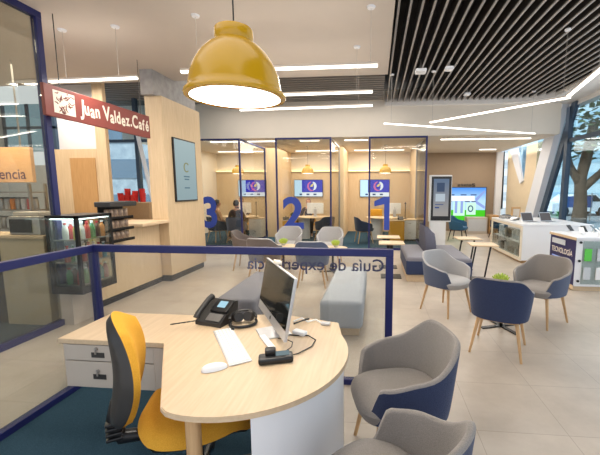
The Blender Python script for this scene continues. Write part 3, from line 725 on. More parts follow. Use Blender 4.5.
for j in range(13):
    q = j / 12
    yb = .62 + .25 * q ** 2.2
    hz = lambda x: .40 + (.52 - .15 * smooth(x, .45, .62)) * q
    row = [(x, y, hz(x)) for x, y in ((.40, yb), (.405, yb - .02), (.43, yb - .04), (.48, yb - .04), (.54, yb - .04), (.59, yb - .04), (.615, yb - .02), (.62, yb), (.62, 1.5), (.54, 1.5), (.48, 1.5), (.40, 1.5), (.40, yb))]
    rows.append(row)
b.grid(rows); b.bm.faces.new([b.bm.verts.new(p) for p in rows[-1][:-1]]); b.build('backrest', mat('dark_grey_upholstery', (78, 78, 90), .9, scale=220, rgb2=(94, 93, 104), bump=.4, spec=.15), t)
slab(.02, 1.06, .06, 1.45, 0, .13, .004, M['wood_x'], t, 'plinth')

def low_table(label, loc, group='low round tables'):
    t = thing('low_round_table', label, 'table', loc, R(20), group)
    b = B(True); b.lathe([(0, .455), (.285, .455), (.295, .46), (.295, .474), (.29, .48), (0, .48)], 40); b.build('tabletop', M['wood_x'], t)
    b = B(True); b.frust((0, 0, .03), (0, 0, .455), .022, n=14); b.build('pole', M['black_metal'], t)
    for k in range(4):
        a = k * pi / 2; b = B(); b.box(0, .27, -.025, .025, .0, .014); b.xf(Matrix.Rotation(a, 4, 'Z') ); b.build('foot', M['black_metal'], t)
    return t
def plant(label, loc, m='lime', group='small plants on the low tables', name='potted_succulent'):
    t = thing(name, label, 'plant', loc, 0, group)
    b = B(True); b.lathe([(0, 0), (.038, 0), (.05, .05), (.044, .05), (.04, .042), (0, .042)], 20); b.build('pot', M['pot'], t)
    b = B(True)
    for k in range(34):
        a = k * 2.4; r = .012 + .05 * (k / 34) ** .6; h = .06 + .05 * (1 - k / 34)
        c = Vector((r * cos(a), r * sin(a), .045)); e = Vector((1.7 * r * cos(a), 1.7 * r * sin(a), .045 + h))
        b.tube([c, (c + e) / 2 + Vector((0, 0, .01)), e], [.009, .013, .003], 6)
    b.build('leaves', M[m], t)
    return t
for loc, l in (((1.52, 4.12, 0), 'low round table between the three front armchairs'), ((-1.9, 6.86, 0), 'low round table in the left group of waiting armchairs'), ((-.85, 6.72, 0), 'low round table in the right group of waiting armchairs')):
    low_table(l, loc)
plant('small lime green plant on the front low table behind the navy armchair', (1.52, 4.2, .4805))
plant('small yellow-green plant on the left waiting-area table', (-1.92, 6.95, .4805))
plant('small yellow-green plant on the right waiting-area table', (-.8, 6.8, .4805))
def laptop_table(label, loc, rz, v):
    t = thing('side_table', label, 'side table', loc, rz, 'rectangular wooden side tables')
    b = B(True); b.box(-.235, .235, -.2, .2, .635, .66, .006, 2); b.build('tabletop', M['wood_x'], t)
    if v:
        for sx in (-1, 1):
            b = B(); bar(b, (sx * .13 + .03, .04, .634), (sx * .13 - .07, 0, .02), .025, .025); b.build('leg', M['black_metal'], t)
        b = B(); b.box(-.22, .1, -.1, .12, 0, .02); b.build('foot', M['black_metal'], t)
    else:
        b = B(); b.box(-.03, .03, -.03, .03, .012, .634); b.build('leg', M['black_metal'], t)
        b = B(); b.box(-.19, .19, -.16, .16, 0, .012); b.build('foot', M['dark_plastic'], t)
laptop_table('wooden side table left of the sofa island, the nearer of that pair', (.30, 6.4, 0), 0, 0)
laptop_table('wooden side table left of the sofa island, the farther of that pair', (.27, 7.2, 0), 0, 0)
laptop_table('wooden side table with two slanted black legs right of the sofa island', (1.94, 6.35, 0), R(-3), 1)
laptop_table('wooden side table behind the slanted-leg table, toward the big screen', (1.88, 7.15, 0), R(4), 1)

# ------------------------------------------------------------------ kiosk, big screen, counters on the right
t = thing('digital_kiosk', 'white standing kiosk with a tall dark touch screen near the taupe wall', 'kiosk', (1.84, 10.3, 0))
b = B(); b.box(-.24, .22, -.06, .16, 0, .70, .008, 2); b.build('base', M['white'], t)
b = B(); b.box(-.28, .35, -.07, .1, .70, 2.06, .01, 2); b.build('casing', M['white'], t)
b = B(); b.box(-.23, .335, -.085, -.071, .74, 2.02, .004, 1); b.build('screen_frame', M['black_plastic'], t)
b = B(); b.box(-.17, .265, -.089, -.0855, .87, 1.95); b.build('screen', M['scr_kiosk'], t)
b = B(); b.box(-.11, .16, -.092, -.0895, 1.3, 1.52); b.build('screen_card', emis('kiosk_card', (176, 188, 198), .85), t)
b = B(); b.box(-.08, .14, -.092, -.0895, 1.58, 1.84); b.build('screen_card', emis('kiosk_picture', (70, 84, 108), .8), t)
b = B(); b.box(-.12, .0, -.092, -.0895, 1.10, 1.14); b.box(-.12, .12, -.092, -.0895, 1.2, 1.22); b.build('screen_lines', M['scr_navy'], t)

t = thing('television', 'large wall television showing a sky-blue and green football menu', 'television', (3.56, 13.95, 0))
b = B(); b.box(-.74, .74, -.05, .04, .42, 1.74, .006, 1); b.build('casing', M['black_plastic'], t)
S = lambda n, m, x0, x1, z0, z1, k=0: (lambda bb: (bb.box(x0, x1, -.053 - .002 * k, -.0505 - .002 * k, z0, z1), bb.build(n, M[m], t)))(B())
S('picture_sky', 'scr_sky', -.72, .72, .85, 1.72); S('picture_grass', 'scr_green', -.72, .72, .44, .849)
S('picture_band', 'scr_white', -.72, .3, 1.2, 1.40, 1); S('picture_card', 'scr_mint', -.5, -.06, .62, 1.16, 1); S('picture_card', 'scr_mint', .0, .36, .66, 1.14, 1)
for x in (-.40, -.18): S('picture_figure', 'scr_lilac', x - .05, x + .05, .72, 1.2, 2)
for x, z, w in ((-.55, 1.44, .12), (-.1, 1.44, .14), (.28, 1.44, .14), (-.62, 1.18, .08), (.05, 1.18, .12), (.3, 1.18, .12)): S('picture_caption', 'scr_navy', x - w, x + w * .6, z - .02, z + .02, 2)
b = B(True); b.tube([(.16 + .085 * cos(a), -.056, .9 + .11 * sin(a)) for a in [2 * pi * k / 24 for k in range(25)]], .022, 6); b.build('picture_ring', M['scr_navy'], t)
b = B(); b.prism([(.32, 1.3), (.66, 1.62), (.7, 1.58), (.4, 1.2), (.7, 1.0), (.7, .88), (.36, 1.1)], .056, .058, frame_mtx((0, 0, 0), (1, 0, 0), (0, 0, 1))); b.build('picture_stadium', M['scr_lilac'], t)
t = thing('sign_letters', 'row of small dark letters on the taupe wall above the television', 'sign', (3.5, 13.99, 1.77))
for k in range(5):
    b = B(); x = -.28 + .11 * k; b.box(x, x + .018, -.02, 0, 0, .10); b.box(x + .05, x + .068, -.02, 0, 0, .10); b.box(x + .018, x + .05, -.02, 0, .085 if k % 2 else .04, .10 if k % 2 else .058); b.build('letter', M['dark_plastic'], t)
b = B(); b.box(.27, .37, -.02, 0, 0, .02); b.box(.27, .37, -.02, 0, .05, .07); b.box(.27, .37, -.02, 0, .1, .12); b.box(.27, .29, -.02, 0, .06, .11); b.box(.35, .37, -.02, 0, .01, .06); b.build('letter', M['ink'], t)
t = thing('low_cabinet', 'low grey and brown console cabinet below the television', 'cabinet', (3.75, 13.1, 0))
b = B(); b.box(-.35, .4, 0, .4, 0, .62, .01, 1); b.build('body', M['offwhite'], t)
b = B(); b.box(.45, .8, -.1, .4, 0, .7, .01, 1); b.build('side_unit', M['wood_brown'], t)
b = B(); b.box(-.3, .35, -.012, -.001, .1, .55); b.build('door', M['grey_box'], t)

def counter_shell(t, w, d):
    pass
# counter 1 (far): front showcase faces -X
t = thing('display_counter', 'white display counter with a glazed side showcase and two open laptops on top', 'counter', (3.22, 7.85, 0))
b = B(); b.box(0, 1.5, 0, 2.0, .84, .88, .005, 1); b.build('worktop', M['white'], t)
b = B(); b.box(.02, 1.48, .015, .04, .06, .84); b.box(.44, 1.48, .04, 1.98, .06, .84); b.build('body', M['white'], t)
b = B(); b.box(.06, 1.4, .06, 1.95, 0, .06); b.build('plinth', M['wood_brown'], t)
b = B(); b.box(0, .03, .0, 2.0, .78, .84); b.box(0, .03, 0, 2.0, .05, .12); b.box(0, .03, 0, .06, .12, .78); b.box(0, .03, 1.94, 2.0, .12, .78); b.build('showcase_frame', mat('cream_frame', (226, 214, 194), .5, var=.02), t)
b = B(); b.box(.03, .44, .04, 1.98, .06, .08); b.box(.05, .44, .04, 1.96, .42, .435); b.build('shelf', M['white'], t)
b = B(); b.box(.01, .018, .1, 1.9, .13, .74); b.build('glass_pane', M['glass'], t)
b = B(); b.box(.04, .06, .1, 1.9, .815, .835); b.build('light_strip', emis('showcase_light', (250, 246, 236), 6), t)  # added glowing strip that brightens the showcase contents
i = 0
for zz in (.081, .4365):
    for k in range(8):
        w = .08 + .05 * random.random(); h = .12 + .16 * random.random(); yy = 8.08 + k * .22
        c = random.choice([M['dark_plastic'], M['grey_box'], M['white'], M['steel'], M['grey_box'], PAL[5]])
        o = B(); o.box(-.05, .05, -w / 2, w / 2, 0, h, .004, 1); o = o.build('gadget_box', c)
        tag(o, 'boxed gadget on the %s shelf of the glazed counter showcase' % ('lower' if zz < .2 else 'upper'), 'box', (3.42, yy, zz), group='boxed gadgets in the far counter'); i += 1
def laptop(label, loc, rz):
    t = thing('laptop', label, 'laptop', loc, rz, 'open laptops on the far counter')
    b = B(); b.box(-.16, .16, -.11, .11, 0, .014, .003, 1); b.build('base', M['alu'], t)
    mt = Matrix.Translation((0, .11, .014)) @ Matrix.Rotation(R(-22), 4, 'X')
    b = B(); b.box(-.16, .16, 0, .008, 0, .215, mtx=mt); b.build('lid', M['alu'], t)
    b = B(); b.box(-.15, .15, -.003, -.0005, .01, .205, mtx=mt); b.build('screen', mat('brown_black_screen', (58, 42, 34), .3, var=.05), t)
    b = B(); b.box(-.14, .14, -.04, .09, .0142, .016); b.build('keyboard', M['dark_plastic'], t)
laptop('open laptop with dark screen on the far white counter, left of the pair', (3.66, 8.4, .8805), R(20)); laptop('open laptop with dark screen on the far white counter, right of the pair', (4.1, 8.45, .8805), R(20))
t = thing('brochure_stand', 'brown upright brochure stand on the far counter behind the laptops', 'display stand', (3.72, 9.5, .8805))
b = B(); b.box(-.11, .11, -.03, .03, 0, .30, .004, 1); b.build('board', M['wood_brown'], t); b = B(); b.box(-.08, .08, -.036, -.031, .05, .25); b.build('print', M['offwhite'], t)
for k, (x, y) in enumerate(((3.34, 9.3), (3.5, 9.15), (3.42, 8.75))):
    t = thing('tablet', 'dark tablet on a low stand at the far end of the white counter', 'tablet', (x, y, .8805), R(-30), 'tablets on the far counter')
    b = B(); b.box(-.1, .1, -.07, .07, 0, .01, mtx=Matrix.Translation((0, 0, .05)) @ Matrix.Rotation(R(25), 4, 'X')); b.build('screen', M['screen_dark'], t)
    b = B(); b.box(-.03, .03, -.03, .04, 0, .055); b.build('stand', M['alu'], t)
# counter 2 (near)
t = thing('display_counter', 'white technology counter with dark indigo lettered side at the right edge', 'counter', (3.2, 5.72, 0))
b = B(); b.box(-.02, 1.75, -.02, .82, .84, .885, .005, 1); b.build('worktop', M['white'], t)
b = B(); b.box(-.022, -.012, -.02, .82, .835, .875); b.build('edge_strip', M['wood_x'], t)
b = B(); b.box(0.0, 1.7, .0, .03, .08, .84); b.box(.01, 1.7, .25, .80, .08, .84); b.box(.0, .04, .03, .25, .08, .84); b.build('body', M['white'], t)
b = B(); b.box(.03, 1.65, .03, .78, 0, .08); b.box(-.005, .012, 0, .80, .02, .1); b.build('plinth', M['wood_x'], t)
pn = B(); pn.box(-.010, -.001, .0, .79, .1, .835); pn = pn.build('lettered_panel', M['navy_panel'], t)
me = fit_text('TECNOLOGÍA', .66, .002, .012, .115); b = B().mesh(me).xf(frame_mtx((-.0105, .73, .555), (0, -1, 0), (0, 0, 1))); b.build('lettering', M['cream'], pn)
b = B(); b.box(-.013, -.0105, .30, .73, .70, .79); b.build('light_band', M['grey_box'], pn)
for z, w in ((.47, .4), (.42, .3), (.37, .36)):
    b = B(); b.box(-.012, -.0105, .70 - w, .70, z, z + .018); b.build('text_line', M['scr_lilac'], pn)
b = B(); b.box(-.012, -.0105, .1, .25, .22, .34); b.build('print', PAL[1], pn)
b = B(); b.box(.1, 1.7, -.012, -.004, .12, .82); b.build('glass_pane', M['glass'], t)
for x in (.06, ):
    for z in (.17, .5, .80):
        b = B(True); b.frust((x, -.004, z), (x, -.02, z), .02, n=12); b.build('bolt', M['black_plastic'], t)
for k in range(6):
    for z in (.2, .5):
        g = (0, 2, 1, 0, 2, 0)[(k + 2 * (z > .4)) % 6]
        o = B(); o.box(-.055, .055, -.012, .0, 0, .2, .003, 1); o = o.build('phone_case_pack', [M['grey_box'], M['green_box'], M['white_gloss']][g])
        tag(o, '%s accessory pack on the %s row of the technology counter front' % (['grey', 'green', 'white'][g], 'upper' if z > .4 else 'lower'), 'accessory pack', (3.38 + k * .19, 5.707, z), group='accessory packs on the near counter')
for k, (x, y) in enumerate(((3.45, 6.05), (3.6, 6.25), (3.75, 6.0), (3.45, 6.4), (3.95, 6.25), (4.15, 6.0), (4.3, 6.38), (3.85, 6.4), (3.62, 5.88), (4.0, 5.9))):
    t = thing('phone_on_stand', 'smartphone on a white security stand on the technology counter', 'smartphone', (x, y, .8855), R(-10 + 7 * k), 'phones on the technology counter')
    b = B(True); b.lathe([(0, 0), (.04, 0), (.035, .01), (.012, .015), (.012, .06), (0, .06)], 14); b.build('stand', M['white_gloss'], t)
    b = B(); b.box(-.037, .037, -.07, .07, -.004, .004, mtx=Matrix.Translation((0, 0, .075)) @ Matrix.Rotation(R(40), 4, 'X')); b.build('phone', M['screen_dark'] if k % 2 else M['white_gloss'], t)
o = B(True); o.lathe([(0, 0), (.06, 0), (.075, .04), (.07, .1), (.05, .14), (0, .15)], 20); o = o.build('smart_speaker', M['white_gloss']); tag(o, 'rounded white smart speaker on the technology counter', 'speaker', (4.08, 6.43, .8855))

# ------------------------------------------------------------------ cafe at the left
t = thing('hanging_sign', 'long maroon hanging sign of the coffee shop with cream lettering', 'sign', (-3.63, 3.58, 2.455))
b = B(); b.box(-.04, .0, 0, 1.77, 0, .345, .004, 1); b.build('board', M['maroon'], t)
for y in (.22, 1.6):
    b = B(); b.frust((-.02, y, .345), (-.02, y, 3.6 - 2.455), .005, n=6); b.build('cable', M['dark_plastic'], t)
b = B(); b.box(.0005, .002, .105, .385, .05, .30, .0, 1); em = b.build('emblem', M['cream'], t, 'cream square emblem with maroon brush marks')
rs = random.Random(3)
b = B()
for k in range(26):
    u, v = .125 + .24 * rs.random(), .07 + .21 * rs.random(); a = rs.random() * 6.28; pts = []
    for q in range(5):
        pts.append((.0022, u, v)); a += rs.uniform(-.9, .9); u = min(.375, max(.115, u + .017 * cos(a))); v = min(.292, max(.058, v + .017 * sin(a)))
    b.tube(pts, [.002, .006, .007, .005, .002], 5)
b.build('brush_marks', M['maroon'], em)
b = B(); y = .46
for k, ch in enumerate('Juan Valdez.Café'):
    if ch == ' ': y += .05; continue
    if k and 'Juan Valdez.Café'[k - 1] == 'V': y -= .028
    me = text_mesh(ch, .26 if ch in 'JVC' else .225,   .0008, .006); xs = [v.co.x for v in me.vertices]
    w = max(xs) - min(xs); dz = [0, .006, -.005, .004, 0, .0, -.008, .006, 0, -.006, .004, .012, .0, .006, -.004, .004][k % 16]
    b2 = B().mesh(me).xf(Matrix.Translation((-min(xs), 0, 0))); b2.xf(Matrix.Rotation(R([-4, 3, -2, 4, 0, 3, -3, 2, 4, -3, 2, 0, 2, -3, 3, -2][k % 16]), 4, 'Z'))
    kk = .83
    b2.xf(Matrix.Scale(kk, 4, (1, 0, 0)))
    b2.xf(frame_mtx((.0015, y, .105 + dz), (0, 1, 0), (0, 0, 1)))
    tmp = bpy.data.meshes.new('tmp'); b2.bm.to_mesh(tmp); b2.bm.free(); b.mesh(tmp); y += w * kk + .016
ymax = max(v.co.y for v in b.bm.verts); s = (1.735 - .455) / (ymax - .46)
for v in b.bm.verts: v.co.y = .455 + (v.co.y - .46) * s
b.build('lettering', M['cream'], t)

t = thing('cafe_counter', 'pale wood cafe counter with dark plinth below the maroon sign', 'counter', (-3.78, 4.02, 0))
b = B(); b.box(-.12, .0, .2, 1.62, .1, 1.07); b.build('body', M['wood'], t)
b = B(); b.box(-.5, .22, .9, 1.62, 1.07, 1.115, .006, 1); b.build('worktop', M['wood_x'], t)
b = B(); b.box(-.11, -.02, .2, 1.62, 0, .1); b.build('plinth', M['dark_plastic'], t)
t = thing('cafe_counter', 'beige end counter seen through the tall glass at the left', 'counter', (-4.45, 3.6, 0))
b = B(); b.box(0, .58, 0.02, .34, 0, 1.06); b.build('body', mat('beige_laminate', (204, 186, 156), .6, var=.03), t)
b = B(); b.box(-.5, .6, 0, .36, 1.06, 1.10, .005, 1); b.build('worktop', M['wood_x'], t)
b = B(); b.box(-.48, -.01, .05, .34, 0, 1.06); b.build('dark_unit', M['dark_plastic'], t)
t = thing('display_fridge', 'black-framed glass display fridge full of drinks at the cafe counter', 'fridge', (-3.43, 3.62, 0))
b = B()
for x, y in ((-.035, 0), (-.035, .5), (-.4, 0), (-.4, .5)): b.box(x, x + .035, y, y + .035, .48, 1.33)
b.box(-.4, 0, 0, .535, 1.30, 1.335); b.box(-.4, 0, 0, .535, .40, .49); b.build('frame', M['black_metal'], t)
b = B(); b.box(-.39, -.2, .05, .5, .0, .40); b.build('stand', M['offwhite'], t)
for z in (.49, .76, 1.03):
    b = B(); b.box(-.37, -.04, .04, .5, z, z + .012); b.build('shelf', M['steel'], t)
b = B(); b.box(-.006, -.001, .036, .5, .49, 1.30); b.build('glass_pane', M['glass'], t)
b = B(); b.box(-.36, -.036, .002, .007, .49, 1.30); b.build('glass_pane', M['glass'], t)
b = B(); b.box(-.38, -.02, .03, .52, 1.285, 1.299); b.build('light_strip', emis('fridge_light', (240, 250, 250), 5), t)
b = B(); b.box(-.392, -.385, .035, .5, .49, 1.30); b.build('back_panel', M['grey_box'], t)
n = 0
bot = None
for zi, z in enumerate((.503, .773, 1.043)):
    for r, x in enumerate((-3.52, -3.66)):
        for k in range(6):
            y = 3.70 + k * .077; mm = PAL[(n * 3 + zi + r) % 8]
            t = thing('drink_bottle', '%s bottle on the %s shelf of the display fridge' % (mm.name.split('_')[1], ['bottom', 'middle', 'top'][zi]), 'bottle', (x, y, z), 0, 'drinks in the display fridge')
            b = B(True); b.lathe([(0, 0), (.03, 0), (.032, .01), (.032, .12), (.026, .145), (.013, .165), (.013, .18), (0, .18)], 14); b.build('body', mm, t)
            b = B(True); b.frust((0, 0, .18), (0, 0, .198), .016, n=12); b.build('cap', M['white_gloss'] if n % 2 else M['red'], t)
            n += 1
t = thing('snack_rack', 'dark wire rack with a black top tray at the cafe counter end', 'rack', (-3.70, 4.32, .90))
b = B(); b.box(-.07, -.055, 0, .46, 0, .50)
for z in (0, .16, .32): b.box(-.055, .10, 0, .46, z, z + .012); b.box(.09, .10, 0, .46, z, z + .04)
b.build('frame', M['black_metal'], t)
b = B(); b.box(-.07, .16, -.05, .47, .50, .57, .01, 2); b.build('top_tray', M['dark_plastic'], t)
for zi, z in enumerate((.913, 1.073, 1.233)):
    for k in range(5):
        o = B(True)
        o.grid([[(.035 * sin(pi * i / 6) * (1 if s else -1) * sin(pi * j / 8) ** .5 * .7, -.042 + .084 * i / 6, .13 * j / 8) for i in range(7)] for j in range(9) for s in (1,)])
        o.grid([[(-.035 * sin(pi * i / 6) * sin(pi * j / 8) ** .5 * .7, -.042 + .084 * i / 6, .13 * j / 8) for i in range(7)] for j in range(9)])
        o = o.build('snack_bag', M['chip'])
        tag(o, 'brown foil snack bag on the %s tier of the rack' % ['lowest', 'middle', 'top'][zi], 'snack bag', (-3.68, 4.37 + k * .09, z), group='snack bags on the rack')
# oven on counter end, steel box and cups
t = thing('counter_oven', 'grey steel countertop oven on the cafe counter behind the tall glass', 'oven', (-4.12, 3.78, 1.101))
b = B(); b.box(-.2, .2, -.14, .1, 0, .22, .01, 2); b.build('body', M['steel'], t); b = B(); b.box(-.18, .1, -.15, -.141, .03, .19); b.build('door', M['dark_plastic'], t); b = B(); b.box(-.18, .16, -.1, .08, .221, .27, .008, 1); b.build('tray', M['offwhite'], t)
t = thing('steel_cabinet', 'brushed steel box on the back cafe counter under the window', 'cabinet', (-5.3, 7.4, 0))
b = B(); b.box(-.62, .32, -.2, .25, 0, .95); b.build('base_unit', M['wood'], t)
b = B(); b.box(-.6, .30, -.23, .2, .95, 1.36, .01, 1); b.build('box', mat('warm_steel', (178, 150, 118), .4, metal=.5, var=.06), t)
for k in range(7):
    o = B(True); z0 = 1.361; x = -5.85 + .125 * k
    o = B(True); o.lathe([(0, 0), (.05, 0), (.062, .2 + .05 * (k % 3)), (.054, .2 + .05 * (k % 3)), (.045, .01), (0, .01)], 18); o = o.build('red_cup', M['red'])
    tag(o, 'tall red paper cup stacked on the steel box under the cafe window', 'cup', (-5.80 + .09 * k, 7.34 + .11 * (k % 2), z0), group='red cups on the steel box')
for k, (x, z) in enumerate(((-5.62, 0), (-5.5, 0), (-5.38, 0))):
    o = B(); o.box(-.05, .05, -.05, .05, 0, .16); o = o.build('red_carton', M['red']); tag(o, 'red carton standing before the cups on the steel box', 'carton', (x - .02, 7.235, 1.361), group='red cartons')
# wood box room with brown door
b = B(); b.box(-6.38, -5.405, 6.3, 6.42, 0, 2.42); w = struct(b.build('wall_cafe_store', M['wood']))
b = B(); b.box(-5.97, -5.44, 6.285, 6.299, .0, 2.25); struct(b.build('door_1', M['wood_brown']))
# wall display
t = thing('wall_display', 'tall portrait display with pale blue picture on the wood core wall', 'screen', (-3.60, 6.24, 2.0))
b = B(); b.box(0.0, .035, -.37, .37, -.58, .56, .004, 1); b.build('casing', M['black_plastic'], t)
b = B(); b.box(.0355, .037, -.35, .35, -.555, .535); b.build('screen', emis('wall_display', (160, 182, 186), .66, (182, 202, 204), 2, -.5, .5), t)
b = B(True); b.tube([(.039, .08 * cos(a), .05 + .08 * sin(a)) for a in [R(40 + 270 * k / 16) for k in range(17)]], .012, 6); b.build('emblem', emis('display_emblem', (150, 150, 110), .7), t)
b = B()
for z, w in ((-.12, .10), (-.17, .08), (-.33, .09)): b.box(.0372, .038, -w, w, z - .012, z + .012)
b.build('text_line', emis('display_text', (104, 132, 144), .7), t)
# orange sign & shelf behind the tall glass
t = thing('wall_sign', 'lit orange wooden sign ending in "encia" behind the tall glass', 'sign', (-6.0, 5.0, 1.75))
b = B(); b.box(-1.2, .585, 0, .06, .0, .55, .004, 1); b.build('board', M['orange_panel'], t)
me = fit_text('Experiencia', 1.06, .004, .008); b = B().mesh(me).xf(frame_mtx((-.585, -.0005, .055), (1, 0, 0), (0, 0, 1))); b.build('lettering', M['purple'], t)
b = B(); b.frust((-.8, .03, .55), (-.8, .03, 3.6 - 1.75), .012, n=6); b.frust((.4, .03, .55), (.4, .03, 3.6 - 1.75), .012, n=6); b.build('hanger', M['steel'], t)
lamp('sign_spot', 'AREA', (-5.75, 4.6, 2.7), 14, (1, .8, .5), .15, rot=(R(-22), 0, 0))
t = thing('bottle_shelf', 'steel shelving with glasses and bottles behind the tall glass', 'shelf', (-6.0, 5.7, 0))
b = B()
for x in (-1.4, -.3): 
    b.box(x, x + .04, 0, .04, 0, 1.75); b.box(x, x + .04, .3, .34, 0, 1.75)
b.build('frame', M['steel'], t)
for z in (.9, 1.25, 1.58):
    b = B(); b.box(-1.4, -.26, 0, .34, z, z + .02); b.build('shelf', M['steel'], t)
n = 0
for z in (.921, 1.271):
    for k in range(9):
        t = thing('jar', '%s jar on the %s steel shelf behind the tall glass' % (PAL[(n * 5) % 8].name.split('_')[1], 'lower' if z < 1 else 'upper'), 'jar', (-7.25 + k * .115, 5.85, z), 0, 'jars on the steel shelf')
        b = B(True); b.lathe([(0, 0), (.045, 0), (.048, .01), (.048, .17), (.035, .2), (0, .2)], 14); b.build('body', [M['grey_box'], PAL[(n * 5) % 8], M['steel']][n % 3], t)
        b = B(True); b.frust((0, 0, .2), (0, 0, .225), .038, n=12); b.build('lid', M['dark_plastic'], t); n += 1
b = B(); b.box(-8.7, -8.6, -.5, 7.4, 0, 3.6); struct(b.build('wall_left', M['grey_box']))
w = B()
for x in (-8.5, -7.9, -7.28): w.box(x, x + .08, 7.28, 7.34, 2.5, 3.55)
w.box(-8.5, -7.2, 7.28, 7.34, 3.0, 3.06); w = struct(w.build('window_5', M['blue_grey_win']))
b = B(); b.box(-8.5, -7.2, 7.3, 7.31, 2.5, 3.55); b.build('pane', emis('pale_sky_pane', (150, 184, 204), .7), w)

# ------------------------------------------------------------------ booth furniture
for (xc, n) in ((-4.95, '3'), (-2.66, '2'), (-.1, '1')):
    t = thing('television', 'wall television with violet-blue picture on the back wall of booth %s' % n, 'television', (xc if n != '1' else -.05, 13.5, 1.70), 0, 'televisions in the booths')
    b = B(); b.box(-.575, .575, -.06, 0, -.335, .335, .006, 1); b.build('casing', M['black_plastic'], t)
    for nm, m_, x0, x1, z0, z1, k in (('picture_strip', 'scr_cyan', -.56, -.26, -.32, .32, 0), ('picture_field', 'scr_blue', -.258, .56, -.16, .32, 0), ('picture_footer', 'scr_white', -.258, .56, -.32, -.162, 0),
                                      ('picture_icon', 'scr_navy', -.36, -.26, -.27, -.21, 1), ('picture_icon', 'scr_navy', -.08, .04, -.27, -.21, 1), ('picture_icon', 'scr_navy', .2, .32, -.27, -.21, 1)):
        b = B(); b.box(x0, x1, -.063 - .003 * k, -.0605 - .003 * k, z0, z1); b.build(nm, M[m_], t)
    b = B(True); b.tube([(.15 + .16 * cos(a), -.064, .08 + .17 * sin(a)) for a in [R(100 + 190 * k / 16) for k in range(17)]], [.01 + .03 * sin(pi * k / 16) for k in range(17)], 6); b.build('picture_swirl', M['scr_pink'], t)
    b = B(True); b.tube([(.15 + .13 * cos(a), -.066, .08 + .16 * sin(a)) for a in [R(-70 + 150 * k / 16) for k in range(17)]], [.01 + .045 * sin(pi * k / 16) for k in range(17)], 6); b.build('picture_swirl', M['scr_white'], t)
    b = B(True); b.tube([(.22, -.068, .2), (.14, -.068, .1), (.08, -.068, .06)], [.01, .05, .01], 6); b.build('picture_swirl', M['scr_yel'], t)
def booth_desk(n, x, y):
    t = thing('booth_desk', 'pale wood consulting desk inside booth %s' % n, 'desk', (x, y, .008), 0, 'desks in the booths')
    b = B(True); b.lathe([(0, .71), (.5, .71), (.5, .735), (0, .735)], 36, ax=1.25); b.build('tabletop', M['wood_x'], t)
    b = B(True); rng = lambda r, z: [(-.28 + r * cos(R(-150 + 120 * k / 12)), r * sin(R(-150 + 120 * k / 12)), z) for k in range(13)]
    b.grid([rng(.2, 0), rng(.2, .71), rng(.22, .71), rng(.22, 0), rng(.2, 0)]); b.build('modesty_panel', M['white'], t)
    b = B(True); b.frust((.45, .1, 0), (.45, .1, .71), .03, n=14); b.build('leg', M['oak'], t)
def booth_monitor(n, x, y, rz, w=.46):
    t = thing('desktop_computer', 'white-backed all-in-one computer on the desk in booth %s' % n, 'computer', (x, y, .744), rz, 'computers in the booths')
    b = B(); b.box(-w / 2, w / 2, -.02, .0, .1, .46, .008, 2); b.build('casing', M['white_gloss'], t)
    b = B(); b.box(-w / 2 + .02, w / 2 - .02, .0005, .003, .13, .44); b.build('screen', M['screen_dark'], t)
    b = B(); b.box(-.08, .08, -.09, .08, 0, .01); b.box(-.05, .05, -.04, -.025, .008, .25); b.build('stand', M['alu'], t)
    b = B(True); b.frust((0, -.021, .3), (0, -.024, .3), .02, n=14); b.build('emblem', M['offwhite'], t)
booth_desk('2', -2.10, 11.35); booth_monitor('2', -2.02, 11.35, R(0), .56)
booth_desk('1', .32, 11.35); booth_monitor('1', .62, 11.45, R(10), .42)
booth_desk('3', -4.62, 11.4); booth_monitor('3', -4.5, 11.5, R(-12), .48)
t = thing('yellow_screen_unit', 'yellow-fronted return unit under the desk in booth 1', 'cabinet', (.66, 10.72, .008))
b = B(); b.box(-.24, .24, 0, .42, 0, .66, .03, 3); b.build('front', M['yellow_fab'], t); b = B(); b.box(-.25, .27, -.01, .43, .66, .69, .004, 1); b.build('top', M['wood_x'], t)
t = thing('yellow_screen_unit', 'yellow-fronted return unit left of the desk in booth 2', 'cabinet', (-2.82, 10.9, .008))
b = B(); b.box(-.22, .24, 0, .4, 0, .62, .03, 3); b.build('front', M['yellow_fab'], t); b = B(); b.box(-.23, .25, -.01, .41, .62, .65, .004, 1); b.build('top', M['wood_x'], t)
for (x, l) in ((1.1, '1'), (-4.0, '3')):
    t = thing('drawer_unit', 'white drawer unit at the side of booth %s' % l, 'cabinet', (x, 11.05, .008), 0, 'white drawer units in the booths')
    b = B(); b.box(-.22, .19, 0, .5, .04, .66, .006, 1); b.build('body', M['white'], t)
    for z in (.05, .35):
        d = B(); d.box(-.21, .18, -.016, -.001, z, z + .29); d = d.build('drawer', M['white_gloss'], t)
        b = B(); b.box(-.05, .03, -.026, -.0165, z + .2, z + .215); b.build('handle', M['steel'], d)
    b = B(); b.box(-.23, .2, -.02, .51, .66, .685); b.build('top', M['wood_x'], t)
t = thing('desk_phone', 'dark telephone on the yellow unit in booth 1', 'telephone', (.78, 10.9, .699))
b = B(); b.prism([(-.08, 0), (.08, 0), (.08, .1), (-.08, .02)], -.09, .09, frame_mtx((0, 0, 0), (0, 1, 0), (0, 0, 1))); b.build('body', M['black_plastic'], t)
b = B(True); b.tube([(-.06, -.08, .05), (-.06, 0, .09), (-.06, .08, .12)], .022, 8); b.build('handset', M['dark_plastic'], t)
t = thing('desk_phone', 'dark telephone lying on the yellow unit in booth 2', 'telephone', (-2.95, 11.05, .659), R(20))
b = B(); b.prism([(-.08, 0), (.08, 0), (.08, .08), (-.08, .02)], -.1, .1, frame_mtx((0, 0, 0), (0, 1, 0), (0, 0, 1))); b.build('body', M['black_plastic'], t)
